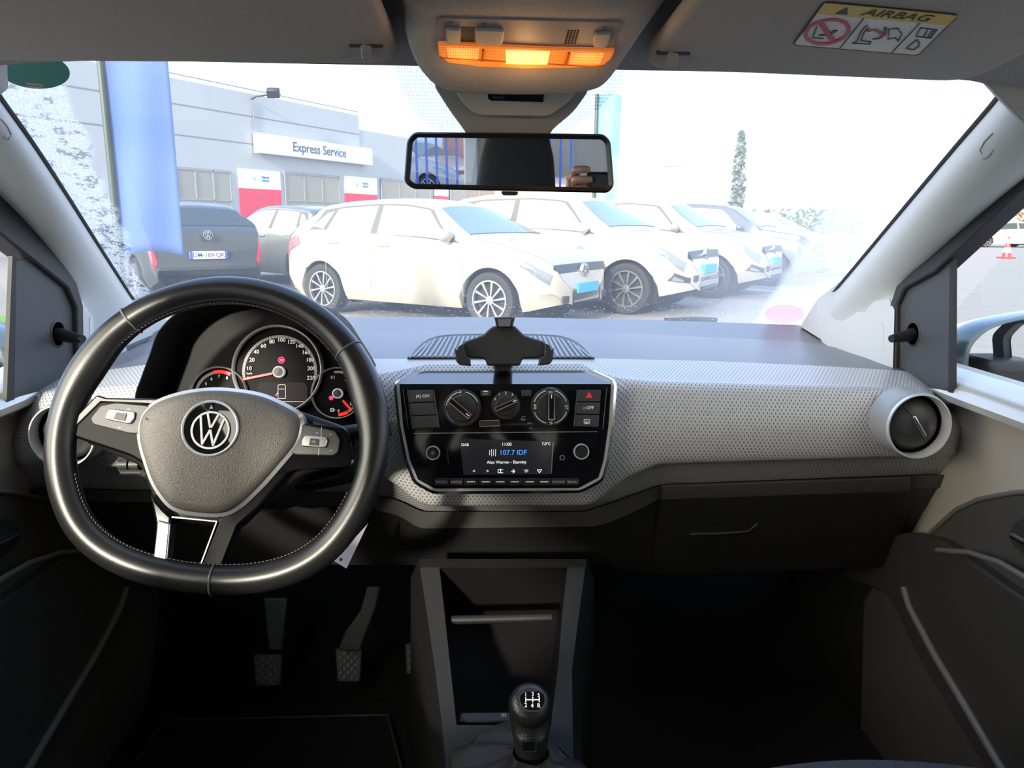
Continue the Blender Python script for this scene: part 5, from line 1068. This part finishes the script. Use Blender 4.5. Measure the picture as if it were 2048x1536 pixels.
    # wheels
    for s in (S_['rw'], S_['fw']):
        patchw = box_d((0, 0, 0), (2*ar*.98, 2*(W2-.16), ar*1.25)); w0 = [G(p+V((s, 0, S_['r']+.06))) for p in patchw[0]]; mk('wheel_well', w0, patchw[1], well_m, t)
        for sd in (1, -1):
            r = S_['r']; fw_ = F(G((s, sd*(W2-.13), r)), rot @ V((-sd, 0, 0)), V((0, 0, 1)))
            if fw_.n.dot(rot @ V((0, sd, 0))) < 0: fw_ = F(fw_.o, -fw_.u, fw_.v)
            wh = mk('wheel', *lathe_d(fw_, (0, 0), [(r*.6, -.09), (r*.97, -.09), (r, -.06), (r, .075), (r*.96, .105), (r*.74, .11), (r*.70, .10), (r*.66, .02), (.001, .01)], 40), tyre_m, t, sharp=50)
            sp2 = [lathe_d(fw_, (0, 0), [(r*.72, .095), (r*.71, .108), (r*.66, .108), (r*.64, .07)], 40), lathe_d(fw_, (0, 0), [(r*.17, .06), (r*.15, .10), (.001, .103)], 20)]
            for k in range(spokes):
                a = 2*math.pi*k/spokes; da = .16 if spokes > 6 else .3
                q = [(r*.12*math.cos(a-da), r*.12*math.sin(a-da)), (r*.67*math.cos(a+.10), r*.67*math.sin(a+.10)), (r*.67*math.cos(a+.10+da*.8), r*.67*math.sin(a+.10+da*.8)), (r*.12*math.cos(a+da), r*.12*math.sin(a+da))]
                sp2.append(prism_d([fw_.w(x, y, .05) for x, y in q], [fw_.w(x, y, .095) for x, y in q]))
            mk('alloy_rim', *join(sp2), rim or rim_m, wh, sharp=30)
    return t, G, patch, cross, slab, FN, FB
white_p = paint('white_paint', (.36, .345, .30)); white_c = paint('cool_white_paint', (.42, .42, .415)); beige_p = paint('pale_grey_paint', (.30, .29, .27)); dgrey_p = paint('grey_paint', (.045, .055, .068), .2); dk_p = paint('dark_blue_grey_paint', (.13, .14, .16), .2); silver_p = paint('silver_paint', (.36, .37, .34), .1); black_roof = paint('black_roof_paint', (.07, .09, .11))
th = -34
c1 = car('hatchback', (-1.50, 10.45), th, white_p, HATCH, 'white five-door hatchback with blue front plate, nearest car outside', hatchlook='bright', spokes=10)
c2 = car('small_suv', (.30, 11.8), th, white_c, SUV, 'white SUV with round fog lamp and blue plate, right behind the white hatchback', hatchlook='bright', spokes=10)
c3 = car('small_suv', (2.1, 14.0), th, beige_p, SUV, 'pale beige SUV with dark lower bumper, third car in the row', hatchlook='bright', spokes=5)
c4 = car('small_suv', (4.0, 16.4), th, dk_p, SUV, 'dark blue-grey SUV blurred by the fogged glass, fourth in the row', hatchlook='bright', lowdet=True)
c5 = car('hatchback', (5.8, 18.8), th, white_c, HATCH, 'pale car at the far right end of the row, mostly hidden by condensation', hatchlook='bright', lowdet=True)
# fog lamp surrounds and bumper trim on the three front facing cars
for (t, G, patch, cross, slab, FN, FB), sp_ in ((c2, SUV), (c3, SUV)):
    for sd in (-1, 1):
        patch('fog_lamp_surround', [(sp_['L']-.30, 1.5), (sp_['L']-.07, 1.4), (sp_['L']-.06, 2.35), (sp_['L']-.22, 2.3)], M('trim_black', (.03,)*3, .5), sd, .012)
        patch('fog_lamp', [(sp_['L']-.25, 1.65), (sp_['L']-.12, 1.6), (sp_['L']-.12, 2.1), (sp_['L']-.22, 2.1)], lampm, sd, .02)
        patch('sill_cladding', [(1.2, .2), (3.0, .2), (3.0, 1.25), (1.2, 1.25)], M('trim_black', (.03,)*3, .5), sd, .006)
gh = car('hatchback', (-4.25, 11.75), 124, dgrey_p, HATCH, 'dark grey hatchback seen from behind with a white number plate, beside the blue banner', plate_text='DM-189-QK', spokes=5)
sh_ = car('hatchback', (-2.6, 14.3), 138, silver_p, HATCH, 'silver-white hatchback with black roof and five-spoke wheels, facing away', roof_m=black_roof, hatchlook='bright', spokes=5, rim=M('two_tone_alloy', (.35, .35, .36), .3, .8))
# wing mirrors of our own car
def wing(s, lab):
    t = thing('door_mirror', (s*.82, 1.2, .95), lab, 'wing mirror')
    if s > 0:
        fr = F(PY(2048, 720, 1.22), (1, .25, 0), (0, 0, 1)); hs = [(1918, 725), (1924, 690), (1960, 655), (2020, 635), (2120, 622), (2200, 640), (2230, 720), (2200, 790), (2120, 800), (2040, 790), (1990, 760), (1925, 742)]
    else:
        fr = F(PY(0, 720, 1.22), (1, -.25, 0), (0, 0, 1)); hs = [(20, 725), (8, 690), (-30, 655), (-90, 635), (-190, 622), (-270, 640), (-300, 720), (-270, 790), (-190, 800), (-110, 790), (-60, 760), (8, 742)]
    lo = [tuple(q)[:2] for q in spl([V((*fr.uv(*p), 0)) for p in hs], 3)]; lo = ccw(lo); c = (sum(p[0] for p in lo)/len(lo), sum(p[1] for p in lo)/len(lo))
    mk('mirror_shell', *grid([[fr.w(*p, -.09) for p in sc_loop(lo, c, .55)], [fr.w(*p, -.07) for p in sc_loop(lo, c, .85)], [fr.w(*p, -.03) for p in lo], [fr.w(*p, .005) for p in lo], [fr.w(*p, .012) for p in sc_loop(lo, c, .95)], [fr.w(*p, .004) for p in sc_loop(lo, c, .9)]], close=True), paint('own_car_paint', (.14, .19, .22), .4), t, sharp=0)
    gq = [(2008, 672), (2035, 645), (2140, 640), (2190, 700), (2170, 770), (2080, 785), (2030, 770), (2012, 720)] if s > 0 else [(-60, 672), (-87, 645), (-190, 640), (-240, 700), (-220, 770), (-130, 785), (-80, 770), (-62, 720)]
    prism('mirror_surround', fr, [(x+(12 if x > c[0] else -12)*0-(14*s if abs(x) < 2040 and s > 0 else 0), y) for x, y in gq], -.01, .010, black_m, t, r=.01); prism('mirror_glass', fr, gq, .008, .012, M('mirror_silver', (.86,)*3), t, r=.01)
    box('mirror_foot', (s*.84, 1.2, .93), (.10, .10, .05), black_m, t, bev=.015)
wing(1, 'dark wing mirror outside the passenger window'); wing(-1, 'wing mirror outside the driver window')
# ================================================================ GROUND AND SERVICE BUILDING
ground = struct(mk('ground', [V((-80, -60, 0)), V((90, -60, 0)), V((90, 120, 0)), V((-80, 120, 0))], [(0, 1, 2, 3)], M('asphalt', (.25, .245, .24), .85, bump=(60, .3), var=(3, .15))), 'grey asphalt of the car park')
line_m = M('line_white', (.8, .8, .8), .7)
for k, (a, b) in enumerate(((PZ(1482, 577, 0).xy, PZ(1620, 590, 0).xy),)):
    A, B = V((*a, .003)), V((*b, .003)); t = (B-A).normalized(); s = V((-t.y, t.x, 0))*.06; o = mk('bay_line', [A-s, B-s, B+s, A+s], [(0, 1, 2, 3)], line_m); tag(o, 'white painted bay line on the asphalt in front of the beige SUV', 'road marking')
gr = mk('grass_strip', *prism_d([V((x, y, .0)) for x, y in ((-3.1, 12.2), (-1.9, 11.6), (-1.5, 12.3), (-2.7, 12.9))], [V((x, y, .05)) for x, y in ((-3.1, 12.2), (-1.9, 11.6), (-1.5, 12.3), (-2.7, 12.9))]), M('grass', (.12, .3, .05), .9, bump=(80, 1))); tag(gr, 'strip of green grass behind the parked white hatchback', 'grass', kind='stuff')
gr2 = mk('grass_strip', *prism_d([V((x, y, .0)) for x, y in ((-14, 2), (-4.5, 2), (-4.5, 9), (-14, 9))], [V((x, y, .05)) for x, y in ((-14, 2), (-4.5, 2), (-4.5, 9), (-14, 9))]), MATS['grass']); tag(gr2, 'green verge seen through the gap of the driver side window', 'grass', kind='stuff')
pA, pB = PY(142, 135, 26), PY(717, 225, 38.5); ud = V((pB.x-pA.x, pB.y-pA.y, 0)).normalized(); FBd = F((pA.x, pA.y, 0), ud, (0, 0, 1))
clad_m = M('cladding_grey', (.42, .47, .52), .6, var=(.6, .05))
sv_ = thing('service_building', FBd.o+FBd.u*8, 'long grey clad service building with roller doors behind the cars', 'building')
def bp(x, y): return FBd.uv(x, y)
hA = bp(142, 128)[1]; hB = bp(717, 222)[1]; xS = bp(717, 222)[0]; hC = bp(760, 266)[1]; xE = bp(935, 330)[0]
def bx(nm, x0, x1, z0, z1, h0, h1, mat, par): q = [(x0, z0), (x1, z0), (x1, z1), (x0, z1)]; return mk(nm, *prism_d([FBd.w(a, b, h0) for a, b in q], [FBd.w(a, b, h1) for a, b in q]), mat, par, sharp=20)
if FBd.n.dot(CAM-FBd.o) < 0: FBd.n = -FBd.n
bx('tall_wall', -14, xS, 0, (hA+hB)/2, -6, 0, clad_m, sv_); bx('low_wall', xS, xE, 0, hC, -6, -.05, clad_m, sv_)
jn = M('joint_grey', (.22, .24, .27), .7)
mk('cladding_joints', *join([prism_d([FBd.w(a, b, 0) for a, b in ((-14, z-.02), (xS, z-.02), (xS, z+.02), (-14, z+.02))], [FBd.w(a, b, .012) for a, b in ((-14, z-.02), (xS, z-.02), (xS, z+.02), (-14, z+.02))]) for z in [bp(360, y)[1] for y in (209, 270)]+[hB-.05]]), jn, sv_)
rd_m = M('roller_glass', (.30, .30, .27), .15); rf_m = M('roller_frame', (.30, .33, .36), .5); red_p = M('panel_red', (.72, .03, .09), .5); wht_p = M('panel_white', (.80, .83, .86), .5)
def door_bay(x0, x1, ytop, xm):
    a, b = bp(x0, ytop)[0], bp(x1, ytop)[0]; h = bp(xm, ytop)[1]
    g = bx('roller_door', a, b, 0, h, .0, .03, rd_m, sv_); n = 3
    fr_ = [prism_d([FBd.w(p, q, .0) for p, q in r], [FBd.w(p, q, .06) for p, q in r]) for r in [[(x-.03, 0), (x+.03, 0), (x+.03, h), (x-.03, h)] for x in [lerp(a, b, i/n) for i in range(n+1)]]+[[(a, z-.03), (b, z-.03), (b, z+.03), (a, z+.03)] for z in (h*.36, h*.62, h*.98)]]
    mk('door_frame', *join(fr_), rf_m, g)
door_bay(350, 458, 337, 405); door_bay(568, 676, 347, 620); door_bay(762, 860, 359, 800); door_bay(900, 985, 365, 940)
def info(x0, x1, yt, ym, xm, txt=True):
    a, b = bp(x0, yt)[0], bp(x1, yt)[0]; h1 = bp(xm, yt)[1]; h0 = bp(xm, ym)[1]
    p = bx('white_panel', a, b, h0, h1, .0, .05, wht_p, sv_); bx('red_panel', a, b, 0, h0, .0, .05, red_p, sv_)
    if txt:
        w = b-a; v, f = textmesh([('Express', FBd.w(a+w*.62, h1-(h1-h0)*.36, .06), FBd.u, V((0, 0, 1)), (h1-h0)*.13), ('Service', FBd.w(a+w*.62, h1-(h1-h0)*.54, .06), FBd.u, V((0, 0, 1)), (h1-h0)*.13), ('i', FBd.w(a+w*.36, h1-(h1-h0)*.46, .06), FBd.u, V((0, 0, 1)), (h1-h0)*.26)], .01)
        mk('panel_text', v, f, M('text_teal', (.10, .26, .38), .5), p, sharp=0)
info(475, 558, 340, 378, 517); info(688, 752, 354, 388, 720); info(868, 895, 366, 392, 880, False)
# sign
sA, sB = bp(503, 262)[0], bp(732, 300)[0]; z1 = bp(617, 282)[1]; z0 = bp(617, 318)[1]
sg = thing('express_service_sign', FBd.w((sA+sB)/2, z0, .25), 'long white box sign reading Express Service on the grey wall', 'sign')
bx('sign_box', sA, sB, z0, z1, .06, .38, M('sign_white', (.84, .85, .84), .4), sg)
mk('sign_text', *textmesh([('Express Service', FBd.w((sA+sB)/2-.05, (z0+z1)/2, .385), FBd.u, V((0, 0, 1)), (z1-z0)*.52)], .01), M('sign_ink', (.03, .10, .16), .5), sg, sharp=0)
fl2 = bp(512, 190); fd_ = thing('floodlight', FBd.w(fl2[0], fl2[1], .6), 'black floodlight on a bracket at the roof edge above the sign', 'floodlight')
mk('lamp_head', *box_d(FBd.w(fl2[0]+.15, fl2[1]+.05, .8), (.5, .3, .35), Matrix.Rotation(.5, 3, 'X')), black_m, fd_, bev=.04); tube('bracket', [FBd.w(fl2[0]-.3, fl2[1]-.2, .05), FBd.w(fl2[0]-.25, fl2[1]-.1, .3), FBd.w(fl2[0]+.15, fl2[1], .7)], .035, black_m, fd_)
tube('downpipe', [FBd.w(bp(505, 255)[0], z1+.15, .05), FBd.w(bp(505, 205)[0], bp(505, 205)[1], .05)], .03, jn, sv_)
# white building to the right and pale fence wall
wb = thing('white_hall', (20, 48, 0), 'bright white industrial hall beyond the row of cars', 'building')
bq = [PY(1235, 400, 46), PY(1760, 380, 50)]; 
mk('hall_wall', *prism_d([V((bq[0].x, 46, 0)), V((bq[1].x+6, 50, 0)), V((bq[1].x+6, 64, 0)), V((bq[0].x, 60, 0))], [V((bq[0].x, 46, 5.2)), V((bq[1].x+6, 50, 5.2)), V((bq[1].x+6, 64, 5.2)), V((bq[0].x, 60, 5.2))]), M('hall_white', (.86, .87, .86), .6), wb)
box('hall_door', (PY(1295, 392, 45.8).x, 46.0, 1.9), (3.6, .3, 3.8), M('hall_door_grey', (.4, .42, .42), .6), wb)
ob = thing('brick_annex', (1, 52, 0), 'low orange-beige building seen below the mirror', 'building')
mk('annex_wall', *box_d(V((PY(985, 385, 52).x, 52, 1.9)), (7, 3, 4.2)), M('annex_orange', (.72, .48, .30), .7), ob)
# banners
def flag(nm, lab, top, bot, w, Y, pole_x, mat, sl=.053, sr=.052):
    t = thing(nm, V((PY(pole_x, 445, Y).x, Y, 0)), lab, 'banner')
    a = PY(pole_x, top, Y); b0_ = PY(pole_x+sl*320, 445, Y); tube('pole', [V((b0_.x, Y, 0)), V((b0_.x, Y, a.z))], .022 if Y < 10 else .05, M('pole_dark', (.03, .05, .03), .4), t)
    rows = []
    for i in range(25):
        f = i/24; y = lerp(top+2, bot, f); rows.append([V((lerp(b0_.x+.01, PY(pole_x+w+sr*320, 445, Y).x, j/16), Y+.004*Y*math.sin(j/16*7+f*2), PY(pole_x+w/2, y, Y).z+.03*math.sin(j/16*3))) for j in range(17)])
    mk('banner_cloth', *grid(rows), mat, t, solid=.003); return t
def cloth(nm, c1_, c2_, a):
    m = bpy.data.materials.new(nm); m.use_nodes = True; nt = m.node_tree; L = nt.links; nt.nodes.clear(); out = nt.nodes.new('ShaderNodeOutputMaterial')
    d = nt.nodes.new('ShaderNodeBsdfDiffuse'); t = nt.nodes.new('ShaderNodeBsdfTranslucent'); p = nt.nodes.new('ShaderNodeBsdfTransparent'); x1 = nt.nodes.new('ShaderNodeMixShader'); x2 = nt.nodes.new('ShaderNodeMixShader')
    tc = nt.nodes.new('ShaderNodeTexCoord'); w = nt.nodes.new('ShaderNodeTexNoise'); w.inputs['Scale'].default_value = 1.3; L.new(tc.outputs['Object'], w.inputs['Vector']); mx = nt.nodes.new('ShaderNodeMix'); mx.data_type = 'RGBA'; mx.inputs[6].default_value = (*c1_, 1); mx.inputs[7].default_value = (*c2_, 1); L.new(w.outputs[0], mx.inputs[0])
    L.new(mx.outputs[2], d.inputs[0]); L.new(mx.outputs[2], t.inputs[0]); x1.inputs[0].default_value = .45; L.new(d.outputs[0], x1.inputs[1]); L.new(t.outputs[0], x1.inputs[2]); x2.inputs[0].default_value = a; L.new(x1.outputs[0], x2.inputs[1]); L.new(p.outputs[0], x2.inputs[2]); L.new(x2.outputs[0], out.inputs[0]); return m
flag('advertising_banner', 'tall blue fabric banner on a dark pole in front of the grey building', 60, 512, 128, 5.0, 216, cloth('banner_blue', (.10, .19, .46), (.24, .36, .64), .15))
flag('advertising_banner', 'pale blue banner hanging right of the mirror', 188, 405, 48, 20.0, 1180, cloth('banner_cyan', (.10, .42, .72), (.45, .72, .88), .4), .02, .02)
# lamp post, tree, hedge, cone, distant cars
lp_ = thing('lamp_post', V((PY(1322, 445, 34).x, 34, 0)), 'thin pale lamp post in front of the white hall', 'lamp post')
tube('post', [V((lp_.location.x, 34, 0)), V((lp_.location.x, 34, PY(1322, 330, 34).z))], .09, M('post_grey', (.5, .52, .53), .5), lp_); box('post_head', V((lp_.location.x+.4, 34, PY(1322, 330, 34).z)), (.9, .3, .12), MATS['post_grey'], lp_, bev=.03)
def leafy(nm, lab, c, rx, rz, n, mat, trunk=True, cat='tree', grp=None, rfun=None):
    t = thing(nm, V((c[0], c[1], 0)), lab, cat, grp); rnd = random.Random(int(c[0]*100)); parts = []
    for i in range(n):
        f = rnd.random(); r = rx*(rfun(f) if rfun else 1)*math.sqrt(rnd.random()); a = rnd.random()*6.283; z = c[2]+rz*(f-.5)*2; p = V((c[0]+r*math.cos(a), c[1]+r*math.sin(a), z)); s = .10+.12*rnd.random()
        u = V((rnd.uniform(-1, 1), rnd.uniform(-1, 1), rnd.uniform(-1, 1))).normalized(); v = u.cross(V((0, .3, 1))).normalized()
        parts.append(([p-u*s, p+v*s*.5, p+u*s, p-v*s*.5], [(0, 1, 2, 3)]))
    mk('foliage', *join(parts), mat, t, sharp=0)
    if trunk: tube('trunk', [V((c[0], c[1], 0)), V((c[0], c[1], c[2]))], .12, M('bark', (.15, .12, .1), .9), t)
leafy('conifer', 'slender conifer in front of the white hall', (PY(1474, 400, 33).x, 33, 3.0), .38, 2.0, 1300, M('needle_green', (.26, .31, .27), .8), rfun=lambda f: (1-f)**.6*.9+.08)
leafy('hedge', 'low hedge at the far right end of the car row', (PY(1600, 445, 28).x, 28, .9), 2.2, .8, 1500, M('hedge_green', (.25, .34, .24), .8), False, 'hedge')
for k, (px, py, Y, s_) in enumerate(((2140, 360, 50, 3.2), (2500, 350, 56, 4.0), (2062, 378, 60, 2.8))):
    leafy('tree', ['bare brown-orange tree beyond the car park, seen through the passenger window', 'second brownish tree beyond the car park, farther right', 'small brownish tree beside the pillar line'][k], (PY(px, py, Y).x, Y, 3.0), s_, 2.6, 1600, M('autumn_brown', (.45, .30, .14), .8), True, grp='trees beyond the car park')
kc_ = PZ(2012, 517, 0); kn_ = thing('traffic_cone', kc_, 'red and white traffic cone on the asphalt, seen through the passenger window', 'traffic cone')
FK = F(kc_, (1, 0, 0), (0, 1, 0)); rc, wc = M('cone_red', (.85, .05, .06), .4), M('cone_white', (.88, .88, .88), .4)
hK = .80
box('cone_base', kc_+V((0, 0, .03)), (.44, .44, .06), rc, kn_, bev=.01)
for i, (za, zb) in enumerate(((.06, .22), (.22, .40), (.40, .56), (.56, .70), (.70, .80))): mk('cone_band', *lathe_d(FK, (0, 0), [(.17*(1-za/.95), za), (.17*(1-zb/.95), zb)], 24), [rc, wc, rc, wc, rc][i], kn_)
car('saloon', (PY(2050, 455, 42).x, 42), 176, white_c, HATCH, 'white car parked far away, seen through the passenger window', lowdet=True, grp='distant cars')
car('saloon', (PY(2230, 455, 42).x, 42), 178, dgrey_p, HATCH, 'dark car far away right of the white one', lowdet=True, grp='distant cars')
gwl = mk('garden_wall', *box_d((6, -32, 1.3), (30, .4, 2.6)), M('wall_green_grey', (.22, .25, .21), .9)); tag(gwl, 'long grey-green wall behind the car, seen only in the mirror', 'garden wall')  # added block that keeps bright sky out of the mirrored rear window
# behind our car, for the mirrors
car('hatchback', (-9.0, -17.0), 15, white_c, HATCH, 'white car behind us, reflected at the left of the mirror', lowdet=True, grp='cars reflected in the mirror')
rbld = thing('red_brick_house', (-14, -20, 0), 'reddish building reflected at the left of the mirror', 'building')
box('house_wall', (-14, -20, 3.2), (16, 4, 6.4), M('brick_red', (.55, .25, .2), .8, var=(2, .3)), rbld)
wn = [box_d((-14+x, -17.95, z), (1.4, .1, 1.6)) for x in (-6, -3, 0, 3, 6) for z in (1.8, 4.6)]
for v, f in wn: mk('house_window', v, f, wht_p, rbld)
fe = thing('metal_fence', (-7, -9, 0), 'blue metal fence reflected in the mirror', 'fence')
mk('fence_rails', *join([box_d((-7+i*.16, -9.5-i*.02, .9), (.03, .03, 1.8)) for i in range(-30, 31)]+[box_d((-7, -9.5, z), (10, .04, .04)) for z in (.3, 1.6)]), M('fence_blue', (.05, .12, .5), .5), fe)
# ================================================================ LIGHT, SKY, CAMERA
w = bpy.data.worlds.new('sky'); sc.world = w; w.use_nodes = True; nt = w.node_tree; nt.nodes.clear(); L = nt.links
out = nt.nodes.new('ShaderNodeOutputWorld'); bg = nt.nodes.new('ShaderNodeBackground'); tc = nt.nodes.new('ShaderNodeTexCoord'); sx = nt.nodes.new('ShaderNodeSeparateXYZ'); L.new(tc.outputs['Generated'], sx.inputs[0])
cr_ = nt.nodes.new('ShaderNodeValToRGB'); L.new(sx.outputs[2], cr_.inputs[0]); e = cr_.color_ramp.elements
e[0].position = 0; e[0].color = (1.0, 1.12, 1.35, 1); e[1].position = 1; e[1].color = (.35, .55, 1.0, 1); k = cr_.color_ramp.elements.new(.35); k.color = (.72, 1.0, 1.55, 1)
mr_ = nt.nodes.new('ShaderNodeMapRange'); mr_.interpolation_type = 'SMOOTHSTEP'; L.new(sx.outputs[1], mr_.inputs[0]); mr_.inputs[1].default_value = .35; mr_.inputs[2].default_value = -.6
mxw = nt.nodes.new('ShaderNodeMix'); mxw.data_type = 'RGBA'; L.new(mr_.outputs[0], mxw.inputs[0]); L.new(cr_.outputs[0], mxw.inputs[6]); mxw.inputs[7].default_value = (.9, .86, .8, 1)
glow_dir = V((-.72, -.64, .27)).normalized(); dn = nt.nodes.new('ShaderNodeVectorMath'); dn.operation = 'DOT_PRODUCT'; L.new(tc.outputs['Generated'], dn.inputs[0]); dn.inputs[1].default_value = glow_dir
gr_ = nt.nodes.new('ShaderNodeMapRange'); gr_.interpolation_type = 'SMOOTHERSTEP'; L.new(dn.outputs['Value'], gr_.inputs[0]); gr_.inputs[1].default_value = .72; gr_.inputs[2].default_value = 1.0
ga = nt.nodes.new('ShaderNodeMix'); ga.data_type = 'RGBA'; L.new(gr_.outputs[0], ga.inputs[0]); L.new(mxw.outputs[2], ga.inputs[6]); ga.inputs[7].default_value = (6.5, 5.9, 5.0, 1); L.new(ga.outputs[2], bg.inputs[0])
bg.inputs[1].default_value = 1.9; L.new(bg.outputs[0], out.inputs[0])
sd = bpy.data.lights.new('sun', 'SUN'); sd.energy = 6.5; sd.angle = R(3); sd.color = (1, .9, .76); so = bpy.data.objects.new('sun', sd); COL.objects.link(so)
sun_dir = V((.36, .88, -.31)).normalized(); so.rotation_euler = sun_dir.to_track_quat('-Z', 'Y').to_euler(); so.location = (-5, -5, 8)
for x, p in ((926, .02), (1052, .05), (1172, .02)):
    ld = bpy.data.lights.new('reading_lamp', 'POINT'); ld.energy = p; ld.color = (1, .5, .18); ld.shadow_soft_size = .01; lo = bpy.data.objects.new('reading_lamp', ld); COL.objects.link(lo); lo.location = FL.p(x, 108, .025)
cd = bpy.data.cameras.new('camera'); cd.sensor_width = 36; cd.lens = FPX/2048*36; cd.clip_start = .01; cd.clip_end = 500
co_ = bpy.data.objects.new('camera', cd); COL.objects.link(co_); sc.camera = co_
co_.matrix_world = Matrix(((RT.x, UP.x, -FW.x, CAM.x), (RT.y, UP.y, -FW.y, CAM.y), (RT.z, UP.z, -FW.z, CAM.z), (0, 0, 0, 1)))
sc.view_settings.view_transform = 'Standard'; sc.view_settings.look = 'None'; sc.view_settings.exposure = 0; sc.view_settings.gamma = 1; sc.view_settings.use_curve_mapping = False
sc.cycles.use_denoising = True; sc.cycles.max_bounces = 10; sc.cycles.transparent_max_bounces = 16; sc.cycles.diffuse_bounces = 5; sc.cycles.sample_clamp_indirect = 6
